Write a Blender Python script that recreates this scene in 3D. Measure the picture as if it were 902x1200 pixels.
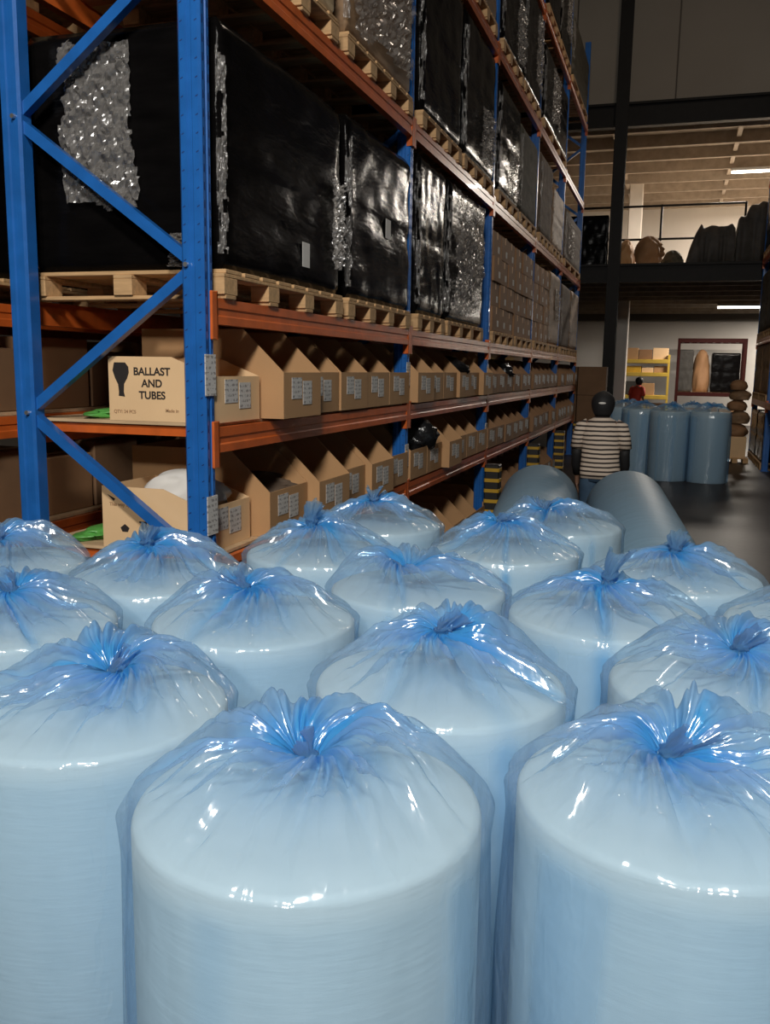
import bpy, bmesh, math, random
import numpy as np
from mathutils import Matrix, Vector

for o in list(bpy.data.objects):
    bpy.data.objects.remove(o)
SC = bpy.context.scene
COL = SC.collection
PI = math.pi

# ------------------------------------------------------------------ camera
cam_data = bpy.data.cameras.new('camera')
cam = bpy.data.objects.new('camera', cam_data)
COL.objects.link(cam)
FPX = 1040.0
cam_data.sensor_fit = 'VERTICAL'
cam_data.sensor_height = 36.0
cam_data.lens = FPX / 1200.0 * 36.0
cam_data.clip_start = 0.05
cam_data.clip_end = 200
# rows: image right, image down, view direction, in world axes (Y runs down the aisle)
RW = Matrix(((0.9517376852, 0.3065282392, 0.0153563392),
             (0.0633951957, -0.1473867345, -0.9870451862),
             (-0.3002939023, 0.9403816188, -0.1597059272)))
rx, dn, fw = RW[0], RW[1], RW[2]
m = Matrix((rx, -dn, -fw)).transposed().to_4x4()
m.translation = Vector((0, 0, 1.75))
cam.matrix_world = m
SC.camera = cam

# ------------------------------------------------------------------ world, light, exposure
w = bpy.data.worlds.new('world')
SC.world = w
w.use_nodes = True
w.node_tree.nodes['Background'].inputs[0].default_value = (1.0, 0.86, 0.72, 1)
w.node_tree.nodes['Background'].inputs[1].default_value = 0.012
SC.view_settings.view_transform = 'Standard'
SC.view_settings.look = 'None'
SC.view_settings.gamma = 1.0
SC.view_settings.use_curve_mapping = False
SC.view_settings.exposure = 0.0
SC.cycles.transparent_max_bounces = 24
SC.cycles.max_bounces = 10
SC.cycles.sample_clamp_indirect = 4.0


def area(name, loc, size, power, color, target=None, shape='DISK', size_y=None):
    l = bpy.data.lights.new(name, 'AREA')
    l.energy = power
    l.color = color
    l.shape = shape
    l.size = size
    if size_y:
        l.size_y = size_y
    o = bpy.data.objects.new(name, l)
    COL.objects.link(o)
    o.location = loc
    if target:
        d = Vector(target) - Vector(loc)
        o.rotation_euler = d.to_track_quat('-Z', 'Y').to_euler()
    return o


# high-bay lamps hanging over the aisle, behind and above the photographer, and one far down the aisle
area('high_bay_lamp_light', (0.3, -1.9, 6.0), 0.8, 415, (1.0, 0.96, 0.90), target=(-0.4, 1.5, 1.2))
area('high_bay_lamp_light', (0.6, -7.2, 6.0), 0.8, 490, (1.0, 0.955, 0.89), target=(-1.0, 3.0, 1.2))
area('high_bay_lamp_light', (-0.1, 13.6, 11.2), 0.7, 110, (1.0, 0.83, 0.66))

# ------------------------------------------------------------------ materials
MATS = {}


def nodes_of(name):
    mt = bpy.data.materials.new(name)
    mt.use_nodes = True
    nt = mt.node_tree
    return mt, nt, nt.nodes, nt.links, nt.nodes['Principled BSDF']


def mat(name, col, rough=0.6, metal=0.0, var=0.12, scale=6.0, bump=0.0, bscale=40.0, stretch=(1, 1, 1), spec=0.5, coat=0.0):
    mt, nt, N, L, B = nodes_of(name)
    tc = N.new('ShaderNodeTexCoord')
    mp = N.new('ShaderNodeMapping')
    mp.inputs['Scale'].default_value = stretch
    L.new(tc.outputs['Object'], mp.inputs['Vector'])
    nz = N.new('ShaderNodeTexNoise')
    nz.inputs['Scale'].default_value = scale
    nz.inputs['Detail'].default_value = 5
    L.new(mp.outputs['Vector'], nz.inputs['Vector'])
    rp = N.new('ShaderNodeValToRGB')
    a = [max(0, c * (1 - var)) for c in col]
    b = [min(1, c * (1 + var)) for c in col]
    rp.color_ramp.elements[0].position = 0.3
    rp.color_ramp.elements[1].position = 0.7
    rp.color_ramp.elements[0].color = (*a, 1)
    rp.color_ramp.elements[1].color = (*b, 1)
    L.new(nz.outputs['Fac'], rp.inputs['Fac'])
    L.new(rp.outputs['Color'], B.inputs['Base Color'])
    B.inputs['Roughness'].default_value = rough
    B.inputs['Metallic'].default_value = metal
    B.inputs['Specular IOR Level'].default_value = spec
    B.inputs['Coat Weight'].default_value = coat
    if bump:
        n2 = N.new('ShaderNodeTexNoise')
        n2.inputs['Scale'].default_value = bscale
        n2.inputs['Detail'].default_value = 6
        L.new(mp.outputs['Vector'], n2.inputs['Vector'])
        bp = N.new('ShaderNodeBump')
        bp.inputs['Strength'].default_value = bump
        bp.inputs['Distance'].default_value = 0.02
        L.new(n2.outputs['Fac'], bp.inputs['Height'])
        L.new(bp.outputs['Normal'], B.inputs['Normal'])
    MATS[name] = mt
    return mt


mat('floor', (0.030, 0.025, 0.022), 0.42, var=0.35, scale=1.3, bump=0.08, bscale=9, spec=0.2)
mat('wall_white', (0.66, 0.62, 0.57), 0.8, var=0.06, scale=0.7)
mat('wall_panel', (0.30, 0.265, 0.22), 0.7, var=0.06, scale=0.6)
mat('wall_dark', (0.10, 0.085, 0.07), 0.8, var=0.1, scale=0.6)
mat('steel_black', (0.008, 0.007, 0.0065), 0.55, var=0.2, spec=0.2)
mat('joist', (0.34, 0.28, 0.22), 0.7, var=0.15)
mat('deck', (0.44, 0.38, 0.31), 0.8, var=0.1)
mat('rack_blue', (0.014, 0.125, 0.43), 0.32, var=0.12, scale=9, bump=0.03, bscale=30, coat=0.3)
mat('rack_blue_slot_shade', (0.004, 0.02, 0.12), 0.6, var=0.1)  # darker copy of the rack blue, shade of the slots put into the colour
mat('rack_orange', (0.62, 0.125, 0.022), 0.36, var=0.15, scale=9, bump=0.03, bscale=30, coat=0.2)
mat('galvanised', (0.62, 0.62, 0.62), 0.35, metal=0.9, var=0.1)
mat('guard_yellow', (0.62, 0.36, 0.02), 0.5, var=0.15)
mat('guard_black', (0.012, 0.012, 0.012), 0.5, var=0.15)
mat('pine', (0.56, 0.345, 0.165), 0.75, var=0.22, scale=5, stretch=(1, 9, 9), bump=0.1, bscale=20)
mat('plywood', (0.58, 0.40, 0.23), 0.7, var=0.18, scale=4, stretch=(1, 5, 1))
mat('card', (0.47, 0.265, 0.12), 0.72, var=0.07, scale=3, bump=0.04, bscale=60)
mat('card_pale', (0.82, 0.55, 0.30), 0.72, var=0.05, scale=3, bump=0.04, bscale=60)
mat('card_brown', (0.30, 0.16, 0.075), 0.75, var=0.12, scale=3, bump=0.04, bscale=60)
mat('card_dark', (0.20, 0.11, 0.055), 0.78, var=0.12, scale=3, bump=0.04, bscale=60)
mat('cream', (0.74, 0.56, 0.33), 0.6, var=0.10, scale=4, bump=0.15, bscale=12)
mat('ink', (0.022, 0.016, 0.014), 0.8, var=0.05)
mat('ink_faint', (0.36, 0.20, 0.10), 0.8, var=0.05)
mat('paper', (0.70, 0.68, 0.64), 0.7, var=0.04)
mat('wrap_black', (0.0038, 0.0034, 0.0034), 0.17, var=0.3, scale=4, bump=0.16, bscale=9, stretch=(1, 1, 4), spec=0.06)
mat('wrap_greygreen', (0.075, 0.068, 0.05), 0.8, var=0.25, scale=4, bump=0.4, bscale=8, stretch=(1, 1, 3), spec=0.25)
mat('wrap_tan', (0.30, 0.185, 0.10), 0.62, var=0.35, scale=3, bump=0.4, bscale=8, stretch=(1, 1, 3), spec=0.35)
mat('wrap_grey', (0.12, 0.085, 0.06), 0.8, var=0.3, scale=4, bump=0.4, bscale=8, stretch=(1, 1, 3), spec=0.3)
mat('plastic_black', (0.012, 0.012, 0.013), 0.22, var=0.2, bump=0.4, bscale=18)
mat('plastic_green', (0.10, 0.36, 0.07), 0.35, var=0.2, bump=0.3, bscale=15)
mat('yellow_steel', (0.55, 0.37, 0.05), 0.5, var=0.1)
mat('red_steel', (0.035, 0.007, 0.006), 0.6, var=0.1, spec=0.1)
mat('roll_blue', (0.22, 0.37, 0.50), 0.5, var=0.08, scale=3, bump=0.15, bscale=14, stretch=(1, 1, 6))
mat('skin', (0.20, 0.105, 0.065), 0.55, var=0.08)
mat('hair', (0.008, 0.007, 0.007), 0.55, var=0.2, scale=30)
mat('cap', (0.010, 0.010, 0.011), 0.7, var=0.1)
mat('jeans', (0.035, 0.075, 0.13), 0.8, var=0.2, scale=12)
mat('red_cloth', (0.55, 0.045, 0.020), 0.7, var=0.1)
mat('trousers_dark', (0.03, 0.03, 0.035), 0.8, var=0.1)
mat('shoe', (0.03, 0.03, 0.03), 0.6, var=0.1)
mat('cloth_dark', (0.045, 0.042, 0.038), 0.7, var=0.3, scale=5, bump=0.4, bscale=9)
mat('lamp_housing', (0.5, 0.5, 0.5), 0.5, var=0.05)


def emission(name, col, s):
    mt, nt, N, L, B = nodes_of(name)
    B.inputs['Base Color'].default_value = (*col, 1)
    B.inputs['Emission Color'].default_value = (*col, 1)
    B.inputs['Emission Strength'].default_value = s
    MATS[name] = mt


emission('tube', (1.0, 0.93, 0.80), 9.0)


def stripes_mat():
    mt, nt, N, L, B = nodes_of('striped_cloth')
    tc = N.new('ShaderNodeTexCoord')
    sp = N.new('ShaderNodeSeparateXYZ')
    L.new(tc.outputs['Object'], sp.inputs[0])
    nz = N.new('ShaderNodeTexNoise')
    nz.inputs['Scale'].default_value = 5
    L.new(tc.outputs['Object'], nz.inputs['Vector'])
    ad = N.new('ShaderNodeMath')
    ad.operation = 'MULTIPLY_ADD'
    L.new(nz.outputs['Fac'], ad.inputs[0])
    ad.inputs[1].default_value = 0.02
    L.new(sp.outputs['Z'], ad.inputs[2])
    md = N.new('ShaderNodeMath')
    md.operation = 'PINGPONG'
    L.new(ad.outputs[0], md.inputs[0])
    md.inputs[1].default_value = 0.0205
    gt = N.new('ShaderNodeMapRange')
    L.new(md.outputs[0], gt.inputs[0])
    gt.inputs[1].default_value = 0.0065
    gt.inputs[2].default_value = 0.0095
    mx = N.new('ShaderNodeMix')
    mx.data_type = 'RGBA'
    L.new(gt.outputs[0], mx.inputs['Factor'])
    mx.inputs[6].default_value = (0.03, 0.022, 0.02, 1)
    mx.inputs[7].default_value = (0.70, 0.58, 0.47, 1)
    L.new(mx.outputs[2], B.inputs['Base Color'])
    B.inputs['Roughness'].default_value = 0.8
    MATS['striped_cloth'] = mt


stripes_mat()


def print_label_mat():
    """white address label with rows of small grey print"""
    mt, nt, N, L, B = nodes_of('printed_label')
    tc = N.new('ShaderNodeTexCoord')
    mp = N.new('ShaderNodeMapping')
    mp.inputs['Scale'].default_value = (60, 60, 60)
    L.new(tc.outputs['Object'], mp.inputs['Vector'])
    nz = N.new('ShaderNodeTexNoise')
    nz.inputs['Scale'].default_value = 0.9
    nz.inputs['Detail'].default_value = 3
    L.new(mp.outputs['Vector'], nz.inputs['Vector'])
    sp = N.new('ShaderNodeSeparateXYZ')
    L.new(tc.outputs['Object'], sp.inputs[0])
    pp = N.new('ShaderNodeMath')
    pp.operation = 'PINGPONG'
    L.new(sp.outputs['Z'], pp.inputs[0])
    pp.inputs[1].default_value = 0.012
    g1 = N.new('ShaderNodeMath')
    g1.operation = 'GREATER_THAN'
    L.new(pp.outputs[0], g1.inputs[0])
    g1.inputs[1].default_value = 0.006
    g2 = N.new('ShaderNodeMath')
    g2.operation = 'GREATER_THAN'
    L.new(nz.outputs['Fac'], g2.inputs[0])
    g2.inputs[1].default_value = 0.52
    mu = N.new('ShaderNodeMath')
    mu.operation = 'MULTIPLY'
    L.new(g1.outputs[0], mu.inputs[0])
    L.new(g2.outputs[0], mu.inputs[1])
    mx = N.new('ShaderNodeMix')
    mx.data_type = 'RGBA'
    L.new(mu.outputs[0], mx.inputs['Factor'])
    mx.inputs[6].default_value = (0.62, 0.60, 0.57, 1)
    mx.inputs[7].default_value = (0.30, 0.285, 0.27, 1)
    L.new(mx.outputs[2], B.inputs['Base Color'])
    B.inputs['Roughness'].default_value = 0.6
    MATS['printed_label'] = mt


print_label_mat()


def foam_mat():
    """pale bubble-film roll, wound in fine horizontal-grained layers"""
    mt, nt, N, L, B = nodes_of('foam')
    tc = N.new('ShaderNodeTexCoord')
    mp = N.new('ShaderNodeMapping')
    mp.inputs['Scale'].default_value = (14, 14, 110)
    L.new(tc.outputs['Object'], mp.inputs['Vector'])
    nz = N.new('ShaderNodeTexNoise')
    nz.inputs['Scale'].default_value = 1.0
    nz.inputs['Detail'].default_value = 4
    L.new(mp.outputs['Vector'], nz.inputs['Vector'])
    rp = N.new('ShaderNodeValToRGB')
    rp.color_ramp.elements[0].color = (0.58, 0.635, 0.645, 1)
    rp.color_ramp.elements[1].color = (0.66, 0.705, 0.71, 1)
    L.new(nz.outputs['Fac'], rp.inputs['Fac'])
    L.new(rp.outputs['Color'], B.inputs['Base Color'])
    B.inputs['Roughness'].default_value = 0.55
    bp = N.new('ShaderNodeBump')
    bp.inputs['Strength'].default_value = 0.12
    bp.inputs['Distance'].default_value = 0.01
    L.new(nz.outputs['Fac'], bp.inputs['Height'])
    L.new(bp.outputs['Normal'], B.inputs['Normal'])
    MATS['foam'] = mt


foam_mat()


def film_mat(name, thin, thick, scat, scat2, k0, k1, gloss_rough=0.14, bump=0.5, uvs=(46, 7)):
    """thin translucent polythene film. 'gather' says how many plies of film lie bunched together there."""
    mt = bpy.data.materials.new(name)
    mt.use_nodes = True
    nt = mt.node_tree
    N, L = nt.nodes, nt.links
    N.remove(N['Principled BSDF'])
    out = N['Material Output']
    at = N.new('ShaderNodeAttribute')
    at.attribute_name = 'gather'
    uv = N.new('ShaderNodeTexCoord')
    mp = N.new('ShaderNodeMapping')
    mp.inputs['Scale'].default_value = (uvs[0], uvs[1], 1)
    L.new(uv.outputs['UV'], mp.inputs['Vector'])
    nz = N.new('ShaderNodeTexNoise')
    nz.inputs['Scale'].default_value = 1.0
    nz.inputs['Detail'].default_value = 1.6
    nz.inputs['Distortion'].default_value = 0.6
    L.new(mp.outputs['Vector'], nz.inputs['Vector'])
    bp = N.new('ShaderNodeBump')
    bp.inputs['Strength'].default_value = bump
    bp.inputs['Distance'].default_value = 0.006
    L.new(nz.outputs['Fac'], bp.inputs['Height'])
    mx = N.new('ShaderNodeMix')
    mx.data_type = 'RGBA'
    L.new(at.outputs['Fac'], mx.inputs['Factor'])
    mx.inputs[6].default_value = (*thin, 1)
    mx.inputs[7].default_value = (*thick, 1)
    tr = N.new('ShaderNodeBsdfTransparent')
    L.new(mx.outputs[2], tr.inputs['Color'])
    df = N.new('ShaderNodeBsdfDiffuse')
    ms = N.new('ShaderNodeMix')
    ms.data_type = 'RGBA'
    L.new(at.outputs['Fac'], ms.inputs['Factor'])
    ms.inputs[6].default_value = (*scat, 1)
    ms.inputs[7].default_value = (*scat2, 1)
    L.new(ms.outputs[2], df.inputs['Color'])
    L.new(bp.outputs['Normal'], df.inputs['Normal'])
    tl = N.new('ShaderNodeBsdfTranslucent')
    L.new(ms.outputs[2], tl.inputs['Color'])
    m1 = N.new('ShaderNodeMixShader')
    m1.inputs[0].default_value = 0.4
    L.new(df.outputs[0], m1.inputs[1])
    L.new(tl.outputs[0], m1.inputs[2])
    mr = N.new('ShaderNodeMapRange')
    L.new(at.outputs['Fac'], mr.inputs[0])
    mr.inputs[3].default_value = k0
    mr.inputs[4].default_value = k1
    m2 = N.new('ShaderNodeMixShader')
    L.new(mr.outputs[0], m2.inputs[0])
    L.new(tr.outputs[0], m2.inputs[1])
    L.new(m1.outputs[0], m2.inputs[2])
    gl = N.new('ShaderNodeBsdfGlossy')
    gl.inputs['Roughness'].default_value = gloss_rough
    L.new(bp.outputs['Normal'], gl.inputs['Normal'])
    lw = N.new('ShaderNodeLayerWeight')
    lw.inputs['Blend'].default_value = 0.5
    L.new(bp.outputs['Normal'], lw.inputs['Normal'])
    pw = N.new('ShaderNodeMath')
    pw.operation = 'POWER'
    L.new(lw.outputs['Facing'], pw.inputs[0])
    pw.inputs[1].default_value = 4.0
    fr = N.new('ShaderNodeMath')          # Schlick reflectance of a thin film, alike from both sides
    fr.operation = 'MULTIPLY_ADD'
    L.new(pw.outputs[0], fr.inputs[0])
    fr.inputs[1].default_value = 0.20
    fr.inputs[2].default_value = 0.085
    m3 = N.new('ShaderNodeMixShader')
    L.new(fr.outputs[0], m3.inputs[0])
    L.new(m2.outputs[0], m3.inputs[1])
    L.new(gl.outputs[0], m3.inputs[2])
    L.new(m3.outputs[0], out.inputs['Surface'])
    MATS[name] = mt


film_mat('blue_film', (0.85, 0.94, 0.995), (0.26, 0.64, 0.94), (0.64, 0.81, 0.97), (0.085, 0.43, 0.86), 0.19, 0.74, gloss_rough=0.16, bump=0.8, uvs=(60, 6))
film_mat('clear_film', (0.93, 0.92, 0.90), (0.7, 0.7, 0.7), (0.72, 0.68, 0.64), (0.72, 0.68, 0.64), 0.10, 0.55, gloss_rough=0.2, bump=0.9, uvs=(16, 16))


# ------------------------------------------------------------------ mesh helpers
class MB:
    def __init__(self):
        self.v = []
        self.f = []
        self.smooth = False

    def add(self, vs, fs):
        b = len(self.v)
        self.v.extend(tuple(p) for p in vs)
        self.f.extend(tuple(i + b for i in f) for f in fs)
        return self

    def box(self, x0, x1, y0, y1, z0, z1, bev=0.0):
        if x0 > x1: x0, x1 = x1, x0
        if y0 > y1: y0, y1 = y1, y0
        if z0 > z1: z0, z1 = z1, z0
        if bev <= 0:
            vs = [(x, y, z) for z in (z0, z1) for (x, y) in ((x0, y0), (x1, y0), (x1, y1), (x0, y1))]
            return self.add(vs, [(3, 2, 1, 0), (4, 5, 6, 7), (0, 1, 5, 4), (1, 2, 6, 5), (2, 3, 7, 6), (3, 0, 4, 7)])
        b = min(bev, (x1 - x0) / 2.2, (y1 - y0) / 2.2, (z1 - z0) / 2.2)

        def ring(z, i):
            return [(x0 + i, y0 + b, z), (x0 + b, y0 + i, z), (x1 - b, y0 + i, z), (x1 - i, y0 + b, z),
                    (x1 - i, y1 - b, z), (x1 - b, y1 - i, z), (x0 + b, y1 - i, z), (x0 + i, y1 - b, z)]
        rs = ring(z0, b) + ring(z0 + b, 0) + ring(z1 - b, 0) + ring(z1, b)
        fs = [tuple(range(7, -1, -1)), tuple(range(24, 32))]
        for k in range(3):
            for i in range(8):
                j = (i + 1) % 8
                fs.append((k * 8 + i, k * 8 + j, k * 8 + 8 + j, k * 8 + 8 + i))
        return self.add(rs, fs)

    def prism(self, prof, axis, a, b):
        """profile (closed, 2-D) extruded along axis from a to b"""
        n = len(prof)

        def put(p, t):
            if axis == 'y': return (p[0], t, p[1])
            if axis == 'x': return (t, p[0], p[1])
            return (p[0], p[1], t)
        vs = [put(p, a) for p in prof] + [put(p, b) for p in prof]
        fs = [tuple(range(n)), tuple(range(2 * n - 1, n - 1, -1))]
        fs += [(i, i + n, (i + 1) % n + n, (i + 1) % n) for i in range(n)]
        return self.add(vs, fs)

    def bar(self, p, q, wdt, hgt, up=(0, 0, 1)):
        p, q = Vector(p), Vector(q)
        d = (q - p).normalized()
        s = d.cross(Vector(up))
        if s.length < 1e-4: s = d.cross(Vector((1, 0, 0)))
        s.normalize()
        u = s.cross(d)
        vs = []
        for c in (p, q):
            for a, b in ((-1, -1), (1, -1), (1, 1), (-1, 1)):
                vs.append(c + s * (a * wdt / 2) + u * (b * hgt / 2))
        return self.add(vs, [(3, 2, 1, 0), (4, 5, 6, 7), (0, 1, 5, 4), (1, 2, 6, 5), (2, 3, 7, 6), (3, 0, 4, 7)])

    def tube(self, pts, rad, n=10, cap=True):
        pts = [Vector(p) for p in pts]
        R = rad if isinstance(rad, (list, tuple)) else [rad] * len(pts)
        b = len(self.v)
        prev = None
        for i, p in enumerate(pts):
            d = (pts[min(i + 1, len(pts) - 1)] - pts[max(i - 1, 0)]).normalized()
            if prev is None:
                s = d.cross(Vector((0, 0, 1)))
                if s.length < 1e-3: s = d.cross(Vector((1, 0, 0)))
            else:
                s = prev - d * prev.dot(d)
            s.normalize()
            prev = s
            u = d.cross(s)
            for k in range(n):
                a = 2 * PI * k / n
                self.v.append(tuple(p + (s * math.cos(a) + u * math.sin(a)) * R[i]))
        for i in range(len(pts) - 1):
            for k in range(n):
                j = (k + 1) % n
                self.f.append((b + i * n + k, b + i * n + j, b + i * n + n + j, b + i * n + n + k))
        if cap:
            self.f.append(tuple(b + k for k in range(n - 1, -1, -1)))
            self.f.append(tuple(b + (len(pts) - 1) * n + k for k in range(n)))
        return self

    def loft(self, rings):
        """rings: lists of equal-length 3-D loops"""
        b = len(self.v)
        n = len(rings[0])
        for r in rings: self.v.extend(tuple(p) for p in r)
        for i in range(len(rings) - 1):
            for k in range(n):
                j = (k + 1) % n
                self.f.append((b + i * n + k, b + i * n + j, b + i * n + n + j, b + i * n + n + k))
        self.f.append(tuple(b + k for k in range(n - 1, -1, -1)))
        self.f.append(tuple(b + (len(rings) - 1) * n + k for k in range(n)))
        return self

    def mesh(self, name, smooth=False):
        me = bpy.data.meshes.new(name)
        me.from_pydata(self.v, [], self.f)
        me.update()
        bm = bmesh.new()
        bm.from_mesh(me)
        bmesh.ops.recalc_face_normals(bm, faces=bm.faces)
        bm.to_mesh(me)
        bm.free()
        if smooth:
            me.polygons.foreach_set('use_smooth', [True] * len(me.polygons))
        return me

    def build(self, name, mt, parent=None, loc=None, smooth=False):
        return link(name, self.mesh(name, smooth), mt, parent, loc)


def link(name, me, mt, parent=None, loc=None, rot=None):
    if mt and not me.materials:
        me.materials.append(MATS[mt])
    o = bpy.data.objects.new(name, me)
    COL.objects.link(o)
    if parent: o.parent = parent
    if loc: o.location = loc
    if rot: o.rotation_euler = rot
    return o


def tag(o, label, cat, group=None):
    o['label'] = label
    o['category'] = cat
    if group: o['group'] = group
    return o


def thing(name, label, cat, loc=(0, 0, 0), rot=(0, 0, 0), group=None):
    o = bpy.data.objects.new(name, None)
    o.empty_display_size = 0.1
    COL.objects.link(o)
    o.location = loc
    o.rotation_euler = rot
    return tag(o, label, cat, group)


def struct(o):
    o['kind'] = 'structure'
    return o


def dup(root, loc, label, rot=None, group=None):
    r = root.copy()
    COL.objects.link(r)
    r.location = loc
    if rot: r.rotation_euler = rot
    r['label'] = label
    if group: r['group'] = group
    for ch in list(root.children):
        c = ch.copy()
        COL.objects.link(c)
        c.parent = r
        for g in list(ch.children):
            d = g.copy()
            COL.objects.link(d)
            d.parent = c
    return r


ORD = ['first', 'second', 'third', 'fourth', 'fifth', 'sixth', 'seventh', 'eighth', 'ninth', 'tenth']


def vnoise(x, y, seed):
    """smooth value noise on arrays"""
    r = np.random.RandomState(seed)
    T = r.rand(64, 64)
    xi = np.floor(x).astype(int)
    yi = np.floor(y).astype(int)
    fx = x - xi
    fy = y - yi
    fx = fx * fx * (3 - 2 * fx)
    fy = fy * fy * (3 - 2 * fy)
    g = lambda a, b: T[a % 64, b % 64]
    return (g(xi, yi) * (1 - fx) * (1 - fy) + g(xi + 1, yi) * fx * (1 - fy) + g(xi, yi + 1) * (1 - fx) * fy + g(xi + 1, yi + 1) * fx * fy)


def ring_noise(th, n, seed):
    """periodic 1-D noise in angle, n control values, range -1..1"""
    r = np.random.RandomState(seed)
    T = r.rand(n) * 2 - 1
    x = (th / (2 * PI) * n) % n
    i = np.floor(x).astype(int)
    f = x - i
    f = f * f * (3 - 2 * f)
    return T[i % n] * (1 - f) + T[(i + 1) % n] * f


# ================================================================== THE SETTING
FLOOR_Y0, FLOOR_Y1 = -10.0, 33.2
struct(MB().box(-9, 7, FLOOR_Y0, FLOOR_Y1, -0.1, 0).build('floor', 'floor'))
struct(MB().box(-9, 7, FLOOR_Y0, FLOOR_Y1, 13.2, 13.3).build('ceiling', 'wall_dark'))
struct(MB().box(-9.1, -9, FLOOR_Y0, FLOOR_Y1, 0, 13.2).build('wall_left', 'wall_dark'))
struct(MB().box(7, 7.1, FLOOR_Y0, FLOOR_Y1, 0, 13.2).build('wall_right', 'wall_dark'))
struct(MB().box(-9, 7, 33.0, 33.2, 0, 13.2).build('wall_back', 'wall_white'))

# upper wall above the mezzanine: upright cladding panels with open joints
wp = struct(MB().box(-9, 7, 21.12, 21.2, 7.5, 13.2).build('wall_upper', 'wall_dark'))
pm = MB().box(0, 2.12, 0, 0.06, 0, 5.68, 0.012).mesh('wall_panel_mesh')
xx = -8.9
while xx < 6.8:
    link('panel', pm, 'wall_panel', wp, (xx, 21.06, 7.51))
    xx += 2.14

# mezzanine: front beams, posts, decks, joists
for z0, z1 in ((3.72, 4.12), (7.0, 7.5)):
    b = MB().box(-9, 7, 20.9, 21.1, z1 - 0.05, z1).box(-9, 7, 20.9, 21.1, z0, z0 + 0.05).box(-9, 7, 20.97, 21.03, z0 + 0.05, z1 - 0.05)
    struct(b.build('mezzanine_beam', 'steel_black'))
for px, py in ((-1.42, 20.78), (4.3, 20.78), (-7.0, 20.78)):
    b = MB().box(px - 0.13, px + 0.13, py - 0.11, py - 0.09, 0, 13.2).box(px - 0.13, px + 0.13, py + 0.09, py + 0.11, 0, 13.2).box(px - 0.02, px + 0.02, py - 0.09, py + 0.09, 0, 13.2)
    p = struct(b.build('mezzanine_post', 'steel_black'))
    MB().box(px - 0.2, px + 0.2, py - 0.18, py + 0.1, 0, 0.02).build('base_plate', 'steel_black', p)
d1 = struct(MB().box(-9, 7, 21.1, 33.0, 3.98, 4.10).build('mezzanine_deck', 'deck'))
d2 = struct(MB().box(-9, 7, 21.2, 33.0, 7.46, 7.6).build('mezzanine_roof', 'deck'))
for k in range(8):
    y = 22.2 + k * 1.45
    MB().box(-9, 7, y, y + 0.07, 3.74, 3.98).build('joist', 'joist', d1)
    MB().box(-9, 7, y, y + 0.07, 7.18, 7.46).build('joist', 'joist', d2)
for x in (-1.7, 1.1, 3.9):
    MB().box(x - 0.05, x + 0.05, 21.2, 32.9, 7.30, 7.46).build('cross_joist', 'joist', d2)
struct(MB().box(-9, 7, 32.6, 32.95, 3.52, 3.98).build('trim_1', 'wall_dark'))
# pale columns inside
for x, y, z0, z1 in ((-1.55, 27.2, 0, 3.98), (-1.45, 29.5, 4.1, 7.46)):
    struct(MB().box(x - 0.2, x + 0.2, y - 0.2, y + 0.2, z0, z1, 0.02).build('mezzanine_column', 'wall_white'))
# handrail on the upper deck
hr = thing('handrail', 'dark steel handrail with two rails on the upper deck of the mezzanine', 'handrail', (0, 24.0, 4.10))
for z in (0.95, 1.75):
    MB().tube([(-2.5, 0, z), (1.4, 0, z)], 0.028, 8).build('rail', 'steel_black', hr, smooth=True)
for x in (-2.5, -0.55, 1.4):
    MB().tube([(x, 0, 0), (x, 0, 1.78)], 0.028, 8).build('rail_post', 'steel_black', hr, smooth=True)


# lamps of the mezzanine: tubes with their light, two in view and two out of view
def tube_lamp(loc, length, power, label, col=(1, 0.86, 0.66)):
    t = thing('tube_lamp', label, 'lamp', loc)
    MB().box(-length / 2, length / 2, -0.09, 0.09, 0.0, 0.07, 0.01).build('housing', 'lamp_housing', t)
    MB().tube([(-length / 2 + .02, 0, -0.03), (length / 2 - .02, 0, -0.03)], 0.03, 10).build('tube', 'tube', t, smooth=True)
    area('tube_lamp_light', (loc[0], loc[1], loc[2] - 0.08), length, power, col, shape='RECTANGLE', size_y=0.15)
    return t


tube_lamp((1.75, 26.585, 7.11), 1.3, 620, 'lit tube lamp under the upper mezzanine roof', (1, 0.90, 0.78))
tube_lamp((1.70, 28.035, 3.67), 1.3, 260, 'lit tube lamp under the lower mezzanine deck', (1, 0.90, 0.78))
tube_lamp((4.2, 30.935, 7.11), 1.3, 520, 'lit tube lamp near the far wall under the upper mezzanine roof', (1, 0.92, 0.82))  # added lamp out of view, brightens the far upper wall
tube_lamp((4.2, 30.935, 3.67), 1.3, 240, 'lit tube lamp near the far wall under the lower mezzanine deck', (1, 0.92, 0.82))  # out of view, twin of the added lamp above, lights the lower wall
# high-bay lamp fittings above the aisle (the light sources set at the top hang in these)
for p, n in (((0.3, -1.95, 6.09), 'over the place the picture is taken from'), ((0.6, -7.25, 6.07), 'behind the place the picture is taken from'), ((-0.1, 13.6, 11.26), 'over the far end of the aisle')):
    t = thing('high_bay_lamp', 'round high bay lamp hanging ' + n, 'lamp', p)
    MB().loft([[(r * math.cos(a), r * math.sin(a), z) for a in [2 * PI * i / 24 for i in range(24)]] for r, z in ((0.36, 0), (0.30, 0.1), (0.12, 0.26), (0.10, 0.4))]).build('shade', 'lamp_housing', t, smooth=True)
    MB().tube([(0, 0, 0.4), (0, 0, 13.2 - p[2])], 0.012, 6).build('cable', 'steel_black', t)

# ================================================================== PALLET RACKS
XF, XB = -1.985, -3.02       # aisle face of the front uprights, outer face of the back uprights
YU = [3.60, 6.75, 9.90, 13.0, 16.1, 19.2]
LEVELS = [0.85, 1.47, 2.05, 3.58, 5.13, 6.62]   # top of the beams
RACK_TOP = 8.2


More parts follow.
